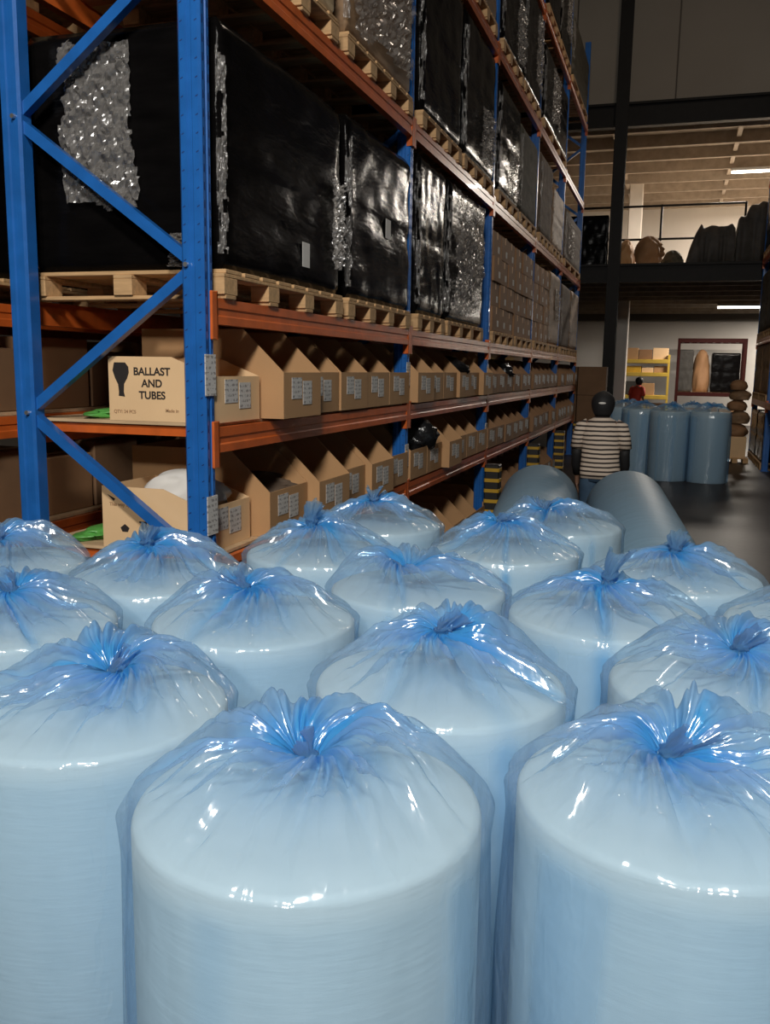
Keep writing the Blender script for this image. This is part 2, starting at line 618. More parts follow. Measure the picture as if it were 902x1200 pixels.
def upright_mesh(z1, slots=True):
    """C-section rack post, 0.11 deep (x) and 0.09 wide (y), grooved along its faces"""
    prof = [(0, 0.012), (0.012, 0), (0.04, 0), (0.046, 0.007), (0.064, 0.007), (0.07, 0), (0.098, 0), (0.11, 0.012),
            (0.11, 0.034), (0.104, 0.038), (0.104, 0.052), (0.11, 0.056),
            (0.11, 0.078), (0.098, 0.09), (0.07, 0.09), (0.064, 0.083), (0.046, 0.083), (0.04, 0.09), (0.012, 0.09), (0, 0.078)]
    return MB().prism(prof, 'z', 0, z1).mesh('upright')


def slot_mesh(z0, z1):  # flat marks on the faces, coloured dark like shaded slots
    b = MB()
    z = z0
    while z < z1:
        for y in (0.018, 0.064):
            b.add([(0.1105, y, z), (0.1105, y + 0.010, z), (0.1105, y + 0.008, z + 0.034), (0.1105, y + 0.002, z + 0.034)], [(0, 1, 2, 3)])
        for x in (0.016, 0.086):
            b.add([(x, -0.0006, z), (x + 0.012, -0.0006, z + 0.006), (x + 0.012, -0.0006, z + 0.011), (x, -0.0006, z + 0.005)], [(0, 1, 2, 3)])
        z += 0.075
    return b.mesh('slot_row')


UPM = upright_mesh(RACK_TOP)
SLM = slot_mesh(0.1, RACK_TOP - 0.1)


def beam_prof(s):
    # box beam with a step along its top inner edge; s=+1 faces the aisle
    return [(0, 0), (0.05 * s, 0), (0.05 * s, 0.035), (0.044 * s, 0.042), (0.044 * s, 0.066), (0.05 * s, 0.073), (0.05 * s, 0.115), (0.02 * s, 0.115), (0.02 * s, 0.09), (0, 0.09)]


def make_rack(label, xf, xb, ys, levels, detail, shelves):
    sgn = 1 if xf > xb else -1
    r = thing('pallet_rack', label, 'rack', ((xf + xb) / 2, ys[0], 0))
    ox, oy = (xf + xb) / 2, ys[0]
    fx, bx = xf - ox, xb - ox
    for yi, y in enumerate(ys):
        yl = y - oy
        for xa, s in ((fx, sgn), (bx, -sgn)):
            rot = (0, 0, 0) if s > 0 else (0, 0, PI)
            loc = (xa - 0.11, yl - 0.045, 0) if s > 0 else (xa + 0.11, yl + 0.045, 0)
            u = link('upright', UPM, 'rack_blue', r, loc, rot)
            if yi < detail:
                sl = link('slot_row', SLM, 'rack_blue_slot_shade', u)
                sl['kind'] = 'stuff'
            MB().box(-0.02, 0.13, -0.03, 0.12, 0, 0.012).build('foot_plate', 'rack_blue', u)
        # zigzag bracing
        za, k = 0.17, 0
        nodes = []
        while za < RACK_TOP - 0.2:
            nodes.append((bx + 0.08 * sgn if k % 2 == 0 else fx - 0.08 * sgn, za))
            za += 0.672
            k += 1
        bm_ = None
        for (xa, a), (xc, c) in zip(nodes[:-1], nodes[1:]):
            p, q = Vector((xa, yl, a + 0.02)), Vector((xc, yl, c - 0.02))
            d = (q - p).normalized()
            n = Vector((-d.z, 0, d.x))
            pr = MB()
            wv = 0.024
            for c_ in ((-0.022, -wv, 0.022, -wv + 0.004), (-0.022, wv - 0.004, 0.022, wv), (-0.022, -wv + 0.004, -0.018, wv - 0.004)):
                y0, a0, y1, a1 = c_
                vs = []
                for e in (p, q):
                    for (yy, aa) in ((y0, a0), (y1, a0), (y1, a1), (y0, a1)):
                        vs.append(e + n * aa + Vector((0, yy, 0)))
                pr.add(vs, [(3, 2, 1, 0), (4, 5, 6, 7), (0, 1, 5, 4), (1, 2, 6, 5), (2, 3, 7, 6), (3, 0, 4, 7)])
            br = pr.build('brace', 'rack_blue', r)
            if yi < 2:
                MB().tube([(xa, yl - 0.062, a), (xa, yl + 0.05, a)], 0.011, 8).build('bolt', 'galvanised', br)
    # beams
    for bi in range(len(ys) - 1):
        ya, yb = ys[bi] - oy + 0.046, ys[bi + 1] - oy - 0.046
        for li, zt in enumerate(levels):
            for xa, s in ((fx, sgn), (bx, -sgn)):
                prof = [(xa - 0.035 * s + px, zt - 0.115 + pz) for px, pz in beam_prof(s)]
                b = MB().prism(prof, 'y', ya, yb).build('beam', 'rack_orange', r)
                for ye, d in ((ya, 1), (yb, -1)):
                    c = MB().box(xa + 0.002 * s, xa + 0.016 * s, ye - 0.046 * d, ye + 0.012 * d, zt - 0.185, zt + 0.03, 0.004)
                    c.box(xa - 0.03 * s, xa + 0.016 * s, ye + 0.0 * d, ye + 0.006 * d, zt - 0.185, zt + 0.03)
                    c.build('beam_connector', 'rack_orange', b)
        for zt in shelves:
            n = 3
            wd = (yb - ya - 0.02) / n
            for k in range(n):
                MB().box(min(fx, bx) + 0.03, max(fx, bx) - 0.025, ya + 0.01 + k * wd, ya + 0.01 + (k + 1) * wd - 0.006, zt + 0.001, zt + 0.016).build('shelf_board', 'plywood', r)
            for k in range(4):
                y = ya + 0.03 + k * (yb - ya - 0.1) / 3
                MB().box(min(fx, bx) + 0.06, max(fx, bx) - 0.06, y, y + 0.04, zt - 0.05, zt).build('shelf_support', 'rack_orange', r)
    return r


rack = make_rack('tall blue and orange pallet rack along the left side of the aisle', XF, XB, YU, LEVELS, 3, [0.85, 1.47])
# black and yellow guards on the aisle side of the uprights
for y in YU[2:]:
    x0 = XF - (XF + XB) / 2
    yc = y - YU[0]
    gp = MB().box(x0 + 0.018, x0 + 0.185, yc - 0.085, yc + 0.085, 0, 0.70, 0.012).build('post_guard', 'guard_black', rack)
    for k in range(6):
        z = 0.02 + k * 0.118
        MB().box(x0 + 0.016, x0 + 0.187, yc - 0.087, yc + 0.087, z, z + 0.06, 0.012).build('stripe', 'guard_yellow', gp)
# white location labels on the front uprights
for yi, y in enumerate(YU[:3]):
    for z0, z1 in ((1.615, 1.80), (0.98, 1.16)):
        x0 = XF - (XF + XB) / 2
        MB().box(x0 + 0.001, x0 + 0.006, y - YU[0] - 0.05, y - YU[0] + 0.046, z0, z1, 0.001).build('location_label', 'printed_label', rack)

# the rack behind, back to back, seen through the end frame
make_rack('blue and orange pallet rack standing back to back behind the left rack', -3.34, -4.38, [3.60, 6.75, 9.90], LEVELS, 0, [0.85, 1.47])
# the rack along the right side, only its far end in view
make_rack('dark pallet rack at the far right side of the aisle', 1.62, 2.66, [14.4, 17.5, 20.55], [1.25, 2.45, 4.1, 5.7, 7.2], 0, [])

# ------------------------------------------------------------------ pallets
PAL = {}


def pallet(x0, x1, y0, y1, z, label):
    """wooden pallet: deck boards, stringers, bottom boards"""
    key = (round(x1 - x0, 2), round(y1 - y0, 2))
    if key in PAL:
        return dup(PAL[key], (x0, y0, z), label)
    W, D = x1 - x0, y1 - y0
    t = thing('wooden_pallet', label, 'pallet', (x0, y0, z), group='wooden pallets on the racks')
    n = max(4, int(D / 0.17))
    wd = D / n
    bm_ = MB().box(0, W, 0, wd - 0.03, 0.113, 0.132, 0.003).mesh('deck_board')
    for k in range(n): link('deck_board', bm_, 'pine', t, (0, k * wd + 0.015, 0))
    sm = MB().box(0, 0.10, 0, D, 0.095, 0.113, 0.003).mesh('stringer_board')
    nb = 3 if D < 1.2 else 4
    km = MB().box(0, 0.10, 0, 0.13, 0.019, 0.095, 0.003).mesh('block')
    dm = MB().box(0, W, 0, 0.10, 0, 0.019, 0.003).mesh('bottom_board')
    for k in range(3):
        link('stringer_board', sm, 'pine', t, (k * (W - 0.10) / 2, 0, 0))
        for q in range(nb):
            link('block', km, 'pine', t, (k * (W - 0.10) / 2, q * (D - 0.13) / (nb - 1), 0))
    for q in range(nb): link('bottom_board', dm, 'pine', t, (0, q * (D - 0.13) / (nb - 1) + 0.015, 0))
    PAL[key] = t
    return t


def crumple_sheet(outline_fn, nu, nv, to3, seed, amp, name, mt, parent, gather=0.5):
    """crumpled film sheet lying against a face: to3(u, v, h) -> point"""
    u, v = np.meshgrid(np.linspace(0, 1, nu), np.linspace(0, 1, nv), indexing='ij')
    h = amp * (np.abs(vnoise(u * 8 + v * 6 + 9, v * 15 - u * 7 + 9, seed) - .5) * 2 + 0.7 * np.abs(vnoise(u * 23 - v * 12 + 30, v * 31 + u * 14, seed + 1) - .5) * 2)
    vs, idx, fs = [], {}, []
    ok = outline_fn(u, v)
    for i in range(nu):
        for j in range(nv):
            if ok[i, j]:
                idx[(i, j)] = len(vs)
                vs.append(to3(u[i, j], v[i, j], h[i, j]))
    for i in range(nu - 1):
        for j in range(nv - 1):
            q = [(i, j), (i + 1, j), (i + 1, j + 1), (i, j + 1)]
            if all(a in idx for a in q):
                fs.append(tuple(idx[a] for a in q))
    me = bpy.data.meshes.new(name)
    me.from_pydata(vs, [], fs)
    uvl = me.uv_layers.new(name='UVMap')
    inv = {b: a for a, b in idx.items()}
    data = []
    for p in me.polygons:
        for vi in p.vertices:
            data += [inv[vi][0] / nu, inv[vi][1] / nv]
    uvl.data.foreach_set('uv', data)
    at = me.attributes.new('gather', 'FLOAT', 'POINT')
    rnd = np.random.RandomState(seed + 5)
    at.data.foreach_set('value', [float(gather * (0.6 + 0.8 * rnd.rand())) for _ in vs])
    return link(name, me, mt, parent)


def wrapped_load(x0, x1, y0, y1, z0, z1, mt, label, seed, layers=4, labels=(), crumple=(), name='wrapped_load', edge=True, amp=0.008):
    """a block of cartons under tight stretch film: bulging layers, rounded corners, wrinkled skin"""
    t = thing(name, label, 'wrapped load', ((x0 + x1) / 2, (y0 + y1) / 2, z0))
    W, D, H = x1 - x0, y1 - y0, z1 - z0
    nz = 26
    # perimeter, rounded rectangle
    per = []
    rc = 0.03
    n1, n2 = 14, 18
    cs = [(W / 2 - rc, -D / 2 + rc, -PI / 2), (W / 2 - rc, D / 2 - rc, 0), (-W / 2 + rc, D / 2 - rc, PI / 2), (-W / 2 + rc, -D / 2 + rc, PI)]
    for ci, (cx_, cy_, a0) in enumerate(cs):
        for k in range(4):
            a = a0 + k * PI / 6
            per.append((cx_ + rc * math.cos(a), cy_ + rc * math.sin(a), math.cos(a), math.sin(a)))
        nx_ = cs[(ci + 1) % 4]
        a = a0 + PI / 2
        p0 = (cx_ + rc * math.cos(a), cy_ + rc * math.sin(a))
        p1 = (nx_[0] + rc * math.cos(a), nx_[1] + rc * math.sin(a))
        n = n2 if ci % 2 == 0 else n1
        for k in range(1, n):
            f = k / n
            per.append((p0[0] + (p1[0] - p0[0]) * f, p0[1] + (p1[1] - p0[1]) * f, math.cos(a), math.sin(a)))
    P = np.array(per)
    npn = len(per)
    rings = []
    s = np.arange(npn)
    for iz in range(nz + 1):
        f = iz / nz
        lay = abs(math.sin(f * layers * PI)) ** 0.35
        wr = vnoise(s * 0.45 + f * 3.0, np.full(npn, f * 9.0), seed) - 0.5
        wr2 = vnoise(s * 1.1 - f * 9.0, np.full(npn, f * 17.0), seed + 3) - 0.5
        off = -0.010 * (1 - lay) + amp * 1.6 * wr + amp * wr2
        e = 0
        if iz == 0 or iz == nz: e = -0.02
        rings.append([(P[k, 0] + P[k, 2] * (off[k] + e), P[k, 1] + P[k, 3] * (off[k] + e), f * H) for k in range(npn)])
    MB().loft(rings).build('film_skin', mt, t, smooth=True)
    for (fy, fz, sy, sz) in labels:     # sheets on the aisle face
        MB().box(W / 2 + 0.006, W / 2 + 0.008, -D / 2 + fy * D, -D / 2 + fy * D + sy, fz * H, fz * H + sz).build('paper_label', 'paper', t)
    for (face, a0, a1, b0, b1, sd) in crumple:
        rng = np.random.RandomState(sd)

        def outl(u, v, sd=sd):
            e = 0.16 * vnoise(u * 5, v * 6, sd + 9)
            return (u > e) & (u < 1 - e) & (v > 0.7 * e) & (v < 1 - 0.5 * e)
        if face == 'end':
            f3 = lambda u, v, h: (-W / 2 + (a0 + (a1 - a0) * u) * W, -D / 2 - 0.014 - h, (b0 + (b1 - b0) * v) * H)
        else:
            f3 = lambda u, v, h: (W / 2 + 0.014 + h, -D / 2 + (a0 + (a1 - a0) * u) * D, (b0 + (b1 - b0) * v) * H)
        crumple_sheet(outl, 40, 56, f3, sd, 0.03, 'loose_film', 'clear_film', t)
    if edge:
        # ruffled film along the near upright corner
        def f3(u, v, h):
            a = -PI / 2 + (u - 0.5) * 0.9 + PI / 4
            rr = 0.05 + h
            return (W / 2 - 0.035 + rr * math.cos(a), -D / 2 + 0.035 + rr * math.sin(a), H * (0.06 + 0.82 * v))
        crumple_sheet(lambda u, v: vnoise(u * 3, v * 12, seed + 4) > 0.30, 7, 90, f3, seed + 7, 0.012, 'corner_film', 'clear_film', t, 0.3)
    return t


def on_pallet(lv, y0, y1, h, mt, what, seed, **kw):
    z = LEVELS[lv] + 0.001
    px0, px1 = -3.02, -1.955
    pallet(px0, px1, y0, y1, z, 'wooden pallet under the ' + what)
    return wrapped_load(px0 + 0.02, px1 - 0.015, y0 + 0.02, y1 - 0.02, z + 0.134, z + 0.134 + h, mt, what, seed, **kw)


# level above the bins
on_pallet(2, 3.69, 5.22, 1.07, 'wrap_black', 'black stretch-wrapped load with crumpled silvery film, nearest the end frame', 11, labels=[(0.60, 0.10, 0.10, 0.13)],
          crumple=[('end', 0.17, 0.62, 0.22, 0.97, 21), ('end', 0.72, 0.95, 0.0, 0.15, 22), ('side', 0.86, 1.0, 0.12, 0.62, 23)])
on_pallet(2, 5.31, 6.69, 1.09, 'wrap_black', 'black stretch-wrapped load with a white label, second from the end frame', 12, labels=[(0.55, 0.42, 0.11, 0.13)])
on_pallet(2, 6.90, 7.78, 1.22, 'wrap_black', 'narrow plain black load, third from the end frame', 13)
on_pallet(2, 7.88, 9.45, 1.22, 'wrap_black', 'black load faced with silvery crinkled film beside the brown cartons', 14,
          crumple=[('side', 0.05, 0.97, 0.02, 0.98, 24), ('end', 0.6, 1.0, 0.0, 0.9, 25)])
# level 3.58
on_pallet(3, 3.72, 5.12, 1.05, 'cream', 'cream boxed load on the second pallet level, nearest the camera', 15, layers=2, edge=False, crumple=[('side', 0.3, 1.0, 0.0, 1.0, 31)])
on_pallet(3, 5.26, 6.66, 1.15, 'wrap_tan', 'tan load under cloudy clear film on the second pallet level', 16, layers=3, crumple=[('side', 0.0, 1.0, 0.0, 1.0, 32), ('end', 0.5, 1.0, 0.0, 1.0, 33)])
on_pallet(3, 6.92, 8.25, 1.25, 'wrap_black', 'black wrapped load beside the tan load on the second pallet level', 17)
on_pallet(3, 8.36, 9.76, 1.25, 'wrap_black', 'black load with bright crumpled film low down, second pallet level', 18, crumple=[('side', 0.45, 1.0, 0.0, 0.5, 34)])
on_pallet(3, 10.05, 11.4, 1.15, 'wrap_black', 'black wrapped load next to the grey-green one, second pallet level', 19, crumple=[('side', 0.3, 1.0, 0.0, 0.55, 35)])
on_pallet(3, 11.5, 12.85, 1.05, 'wrap_greygreen', 'grey-green wrapped load on the second pallet level', 20)
on_pallet(3, 13.2, 14.5, 1.1, 'wrap_grey', 'pale grey-brown wrapped load on the second pallet level', 41)
on_pallet(3, 14.6, 15.95, 0.9, 'wrap_tan', 'low tan wrapped load far along the second pallet level', 42)
on_pallet(3, 16.3, 18.95, 0.85, 'wrap_grey', 'wide grey load at the far end, second pallet level', 43, crumple=[('side', 0.1, 0.5, 0.1, 0.8, 36)])
# level 5.13
on_pallet(4, 8.3, 9.7, 1.2, 'wrap_tan', 'brown wrapped load on the third pallet level, nearest in view', 44)
on_pallet(4, 10.05, 11.4, 1.2, 'wrap_black', 'black wrapped load second in view on the third pallet level', 45, crumple=[('side', 0.5, 1.0, 0.0, 0.6, 37)])
on_pallet(4, 11.5, 12.85, 1.2, 'wrap_black', 'black wrapped load third in view on the third pallet level', 46, crumple=[('side', 0.5, 1.0, 0.1, 0.9, 38)])
on_pallet(4, 13.2, 15.9, 1.0, 'wrap_black', 'wide black wrapped load on the third pallet level', 47, crumple=[('side', 0.2, 0.6, 0.1, 0.9, 39)])
# level 6.62
on_pallet(5, 13.2, 14.5, 1.2, 'wrap_black', 'black wrapped load on the top pallet level, nearer one', 49)
on_pallet(5, 14.6, 15.95, 1.2, 'wrap_black', 'black wrapped load on the top pallet level, middle one', 50, crumple=[('side', 0.3, 0.9, 0.2, 0.8, 40)])
on_pallet(5, 16.3, 18.9, 0.95, 'wrap_greygreen', 'dark grey load at the far end of the top level', 51)


# ------------------------------------------------------------------ loose cartons
CART = {}


def carton(x0, x1, y0, y1, z, h, mt, label, tape=True, name='carton', group=None):
    key = (round(x1 - x0, 3), round(y1 - y0, 3), round(h, 3), mt)
    if key in CART:
        return dup(CART[key], (x0, y0, z), label, group=group)
    W, D = x1 - x0, y1 - y0
    t = thing(name, label, 'carton', (x0, y0, z), group=group)
    MB().box(0, W, 0, D, 0, h, 0.006).build('box_body', mt, t)
    MB().box(0, W, D / 2 - 0.003, D / 2 + 0.003, h - 0.001, h + 0.0015).build('flap_seam', 'card_dark', t)
    if tape:
        MB().box(W - 0.001, W + 0.0012, D / 2 - 0.025, D / 2 + 0.025, h * 0.72, h).build('tape', 'card_pale', t)
        MB().box(W - 0.001, W + 0.0016, D * 0.60, D * 0.60 + 0.09, h * 0.2, h * 0.2 + 0.07).build('paper_label', 'paper', t)
    CART[key] = t
    return t


zb = LEVELS[2]
pallet(-3.02, -1.955, 9.98, 11.38, zb + 0.001, 'wooden pallet under the nearer brown carton stack')
pallet(-3.02, -1.955, 11.48, 12.88, zb + 0.001, 'wooden pallet under the second brown carton stack')
pallet(-3.02, -1.955, 13.12, 14.52, zb + 0.001, 'wooden pallet under the third brown carton stack')
for si, (ya, n, rows) in enumerate(((9.985, 3, 4), (11.485, 3, 4), (13.125, 3, 4))):
    for i in range(n):
        for k in range(rows):
            wdt = 0.46
            carton(-2.62, -1.975 + random.Random(si * 99 + i * 9 + k).uniform(-0.015, 0.01), ya + i * (wdt + 0.003), ya + i * (wdt + 0.003) + wdt, zb + 0.136 + k * 0.272, 0.27,
                   'card_brown', 'brown taped carton in the %s stack above the bins, %s row up, %s along' % (ORD[si], ORD[k], ORD[i]), group='brown cartons stacked above the bins')
on_pallet(2, 14.65, 15.95, 1.15, 'wrap_tan', 'brown load in glossy film with white label beyond the carton stacks', 52, labels=[(0.5, 0.5, 0.16, 0.34)], crumple=[('side', 0.4, 0.8, 0.3, 0.8, 53)])
on_pallet(2, 16.25, 17.6, 1.1, 'wrap_grey', 'grey film-wrapped load low at the far end of the left rack', 54)
on_pallet(2, 17.7, 19.05, 1.1, 'wrap_tan', 'last brown film-wrapped load at the far end of the left rack', 55)

# ------------------------------------------------------------------ carton bins on the shelves
BIN_D = 0.56


def make_bin(h, lip, wdt, mt, name='carton_bin', BIN_D=0.56, slope=1.05):
    """open-fronted picking bin cut from a carton: sides sloping down to a low front"""
    t = thing(name, 'x', 'carton bin', (0, 0, 0))
    th = 0.006
    prof = [(0, 0), (BIN_D, 0), (BIN_D, lip), (BIN_D - (h - lip) * slope, h), (0, h)]
    sm = MB().prism(prof, 'y', 0, th).mesh('side_panel')
    link('side_panel', sm, mt, t, (0, 0, 0))
    link('side_panel', sm, mt, t, (0, wdt - th, 0))
    MB().box(0, th, th, wdt - th, 0, h).build('back_panel', mt, t)
    MB().box(BIN_D - th, BIN_D, th, wdt - th, 0, lip).build('front_panel', mt, t)
    MB().box(th, BIN_D - th, th, wdt - th, 0, th).build('base_panel', mt, t)
    lm = MB().box(0, 0.002, 0, 0.13, 0, 0.11).mesh('bin_label')
    link('bin_label', lm, 'printed_label', t, (BIN_D + 0.0005, 0.10, lip * 0.42))
    lm2 = MB().box(0, 0.002, 0, 0.12, 0, 0.125).mesh('bin_label')
    link('bin_label', lm2, 'printed_label', t, (BIN_D + 0.001, 0.245, lip * 0.28))
    return t


PITCH = 0.513
B_TALL = make_bin(0.45, 0.235, 0.50, 'card', BIN_D=0.66)
B_LOW = make_bin(0.30, 0.215, 0.47, 'card_pale', slope=2.6)
B_DEEP = make_bin(0.45, 0.235, 0.50, 'card', BIN_D=0.82)
B_MID = make_bin(0.40, 0.22, 0.495, 'card_brown', BIN_D=0.66)
used = set()


def put_bin(proto, loc, label):
    if id(proto) not in used:
        used.add(id(proto))
        proto.location = loc
        proto['label'] = label
        proto['group'] = 'carton bins on the rack shelves'
        return proto
    return dup(proto, loc, label, group='carton bins on the rack shelves')


rb = random.Random(5)
SHELF = [('upper bin shelf', LEVELS[1] + 0.017), ('lower bin shelf', LEVELS[0] + 0.017), ('floor row under the rack', 0.001)]
BAYN = ['first', 'second', 'third', 'fourth', 'fifth']
for si, (sn, z) in enumerate(SHELF):
    for b in range(5):
        if si == 2 and (b == 0 or b == 4): continue
        for k in range(6):
            if si == 2 and b == 1 and k < 1: continue
            y = YU[b] + 0.055 + k * PITCH
            stick = rb.choice([0, 0, 0.015, 0.03, 0.0, 0.05])
            pr = B_TALL
            if b >= 2: pr = B_MID
            if si < 2 and b == 0:
                stick = [[-0.03, 0.085, 0.0, 0.01, 0.0, 0.0], [0.0, 0.005, 0.075, 0.0, 0.045, 0.0]][si][k]
            if si < 2 and b == 0 and k == 0: pr = B_LOW
            if si < 2 and b == 0 and k == 1: pr = B_DEEP
            if si == 1 and b == 1 and k == 2: stick = 0.07
            put_bin(pr, (-1.965 - (0.56 if pr is B_LOW else 0.82 if pr is B_DEEP else 0.66) + stick, y, z), 'open carton bin, %s from the near post, %s bay, %s' % (ORD[k], BAYN[b], sn))


def text_mesh(s, size, ext=0.0006, bold=0.0):
    cu = bpy.data.curves.new('t', 'FONT')
    cu.body = s
    cu.size = size
    cu.align_x = 'CENTER'
    cu.extrude = ext
    cu.offset = bold
    o = bpy.data.objects.new('t', cu)
    COL.objects.link(o)
    dg = bpy.context.evaluated_depsgraph_get()
    me = bpy.data.meshes.new_from_object(o.evaluated_get(dg))
    bpy.data.objects.remove(o)
    me.materials.clear()
    return me


# print on the near side of the two end bins (faces the camera, -Y): text plane XZ
def find_bin(y, z):
    for o in COL.objects:
        if o.name.startswith('carton_bin') and o.parent is None and abs(o.location.y - y) < 0.02 and abs(o.location.z - z) < 0.02:
            return o


b1 = find_bin(YU[0] + 0.055, SHELF[0][1])
b2 = find_bin(YU[0] + 0.055, SHELF[1][1])


def lettering(s, size, parent, x, z, mt='ink', bold=0.0015):
    o = link('lettering', text_mesh(s, size, bold=bold), mt, parent, (x, -0.0008, z), (PI / 2, 0, 0))
    return o


b1['label'] = 'low pale carton bin printed with a black bulb and BALLAST AND TUBES'
for t, z in (('BALLAST', 0.215), ('AND', 0.160), ('TUBES', 0.105)):
    lettering(t, 0.050, b1, 0.235, z, bold=0.0013)
lettering('QTY: 24 PCS', 0.022, b1, 0.085, 0.035, 'ink_faint', 0.0003)
lettering('Made in', 0.022, b1, 0.34, 0.045, 'ink_faint', 0.0003)
# bulb silhouette
bp_ = [(x_ - 0.012, z_) for x_, z_ in [(0.045, 0.272), (0.105, 0.272), (0.122, 0.252), (0.124, 0.225), (0.114, 0.198), (0.097, 0.172), (0.094, 0.135), (0.100, 0.112), (0.066, 0.116), (0.068, 0.135), (0.064, 0.17), (0.048, 0.20), (0.036, 0.235)]]
MB().prism(bp_, 'y', -0.0014, -0.0002).build('bulb_print', 'ink', b1)
b2['label'] = 'low pale carton bin printed TUBES on the lower shelf at the end frame'
b2.location.x = -1.965 - BIN_D - 0.09
lettering('TUBES', 0.052, b2, 0.28, 0.10)
lettering('This way up', 0.024, b2, 0.10, 0.205, 'ink_faint', 0.0004)
MB().prism([(0.03, 0.26), (0.075, 0.24), (0.066, 0.228), (0.05, 0.243)], 'y', -0.0014, -0.0002).build('mark_print', 'ink', b2)
MB().prism([(0.11, 0.08), (0.14, 0.08), (0.15, 0.10), (0.125, 0.118), (0.10, 0.10)], 'y', -0.0014, -0.0002).build('mark_print', 'ink', b2)


def blob(name, label, cat, loc, size, mt, seed, amp=0.35, n=22):
    """crumpled bag of film"""
    rings = []
    for i in range(1, n):
        f = PI * i / n
        th = np.linspace(0, 2 * PI, 28, endpoint=False)
        r = 1 + amp * (vnoise(np.cos(th) * 3 + 9, np.sin(th) * 3 + f * 3, seed) - .5) * 2 + amp * .5 * (vnoise(np.cos(th) * 7 + 9, np.sin(th) * 7 + f * 6, seed + 1) - .5)
        r = r * math.sin(f)
        rings.append([(r[k] * math.cos(th[k]) * size[0], r[k] * math.sin(th[k]) * size[1], max(-0.55, -math.cos(f)) * size[2] + 0.55 * size[2]) for k in range(28)])
    o = MB().loft(rings).build(name, mt, None, loc, smooth=True)
    return tag(o, label, cat)


zl, zu = SHELF[1][1], SHELF[0][1]
blob('plastic_bag', 'shiny black plastic bag bulging from a bin on the lower shelf, second bay', 'bag', (-2.13, 7.35, zl + 0.20), (0.20, 0.20, 0.19), 'plastic_black', 3)
blob('plastic_bag', 'shiny black plastic bag in a bin on the upper shelf, second bay', 'bag', (-2.15, 8.6, zu + 0.18), (0.22, 0.22, 0.14), 'plastic_black', 4)
blob('plastic_bag', 'crumpled black plastic bag in a bin on the upper shelf, third bay', 'bag', (-2.15, 11.2, zu + 0.18), (0.22, 0.22, 0.13), 'plastic_black', 5)
blob('plastic_bag', 'crumpled cloudy plastic bag inside the second bin of the lower shelf', 'bag', (-2.24, 4.66, zl + 0.10), (0.22, 0.2, 0.12), 'wrap_grey', 6)
blob('plastic_bag', 'cloudy plastic bag lying in the printed end bin on the lower shelf', 'bag', (-2.30, 3.9, zl + 0.14), (0.20, 0.16, 0.15), 'paper', 8)
blob('plastic_sheet', 'green plastic sheet on the upper bin shelf behind the printed bin', 'sheet', (-2.68, 3.86, zu), (0.10, 0.16, 0.03), 'plastic_green', 9)
blob('plastic_sheet', 'green plastic sheet on the lower bin shelf behind the printed bin', 'sheet', (-2.78, 3.9, zl), (0.09, 0.18, 0.04), 'plastic_green', 10)
# cartons standing behind the bins and in the back-to-back rack
rc_ = random.Random(8)
for si, (sn, z) in enumerate(SHELF[:2]):
    for k in range(4):
        y = 4.75 + k * 0.48
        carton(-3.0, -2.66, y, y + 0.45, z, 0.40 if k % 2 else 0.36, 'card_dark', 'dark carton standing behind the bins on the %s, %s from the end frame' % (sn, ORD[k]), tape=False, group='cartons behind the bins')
for si, (sn, z) in enumerate((('upper bin shelf', zu), ('lower bin shelf', zl))):
    for k in range(6):
        y = 3.72 + k * 0.5
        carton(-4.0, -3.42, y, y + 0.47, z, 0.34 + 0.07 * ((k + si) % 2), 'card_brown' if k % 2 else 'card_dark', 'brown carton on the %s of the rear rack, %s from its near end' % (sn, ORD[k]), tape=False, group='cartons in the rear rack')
pallet(-4.36, -3.36, 3.72, 5.2, LEVELS[2] + 0.001, 'wooden pallet in the rear rack seen through the end frame')
wrapped_load(-4.34, -3.38, 3.75, 5.17, LEVELS[2] + 0.136, LEVELS[2] + 1.15, 'wrap_black', 'black stretch-wrapped load in the rear rack seen through the end frame', 61)
pallet(-4.36, -3.36, 3.72, 5.2, LEVELS[3] + 0.001, 'wooden pallet high in the rear rack')
wrapped_load(-4.34, -3.38, 3.75, 5.17, LEVELS[3] + 0.136, LEVELS[3] + 1.15, 'cream', 'cream boxed load high in the rear rack', 62, edge=False)

# right rack contents
for li, (z, h, mt, lb) in enumerate(((0.001, 0.9, 'wrap_black', 'dark wrapped load on the floor under the right rack'), (1.251, 0.95, 'wrap_tan', 'dim brown wrapped load low in the right rack'),
                                     (2.451, 1.2, 'wrap_greygreen', 'grey film-wrapped load at middle height in the right rack'), (4.101, 1.2, 'wrap_black', 'black wrapped load high in the right rack'),
                                     (5.701, 1.1, 'wrap_black', 'black wrapped load at the top of the right rack'))):
    for k, ya in enumerate((17.62, 19.1)):
        pallet(1.60, 2.60, ya, ya + 1.36, z, 'wooden pallet under the %s, %s one' % (lb, ('nearer', 'farther')[k]))
        wrapped_load(1.62, 2.58, ya + 0.02, ya + 1.34, z + 0.134, z + 0.134 + h, mt, lb + (', nearer one', ', farther one')[k], 70 + li * 2 + k, edge=False)

# ================================================================== BAGGED ROLLS
def roll_mesh(R, H, n=64):
    prof = [(0.0, 0.0), (R - 0.01, 0.0), (R, 0.012), (R, H - 0.014), (R - 0.004, H - 0.005), (R - 0.014, H), (R * 0.7, H + 0.002), (R * 0.35, H), (0.02, H + 0.001), (0, H)]
    b = MB()
    rings = [[(r * math.cos(2 * PI * k / n), r * math.sin(2 * PI * k / n), z) for k in range(n)] for r, z in prof[1:-1]]
    b.loft(rings)
    return b.mesh('roll', True)


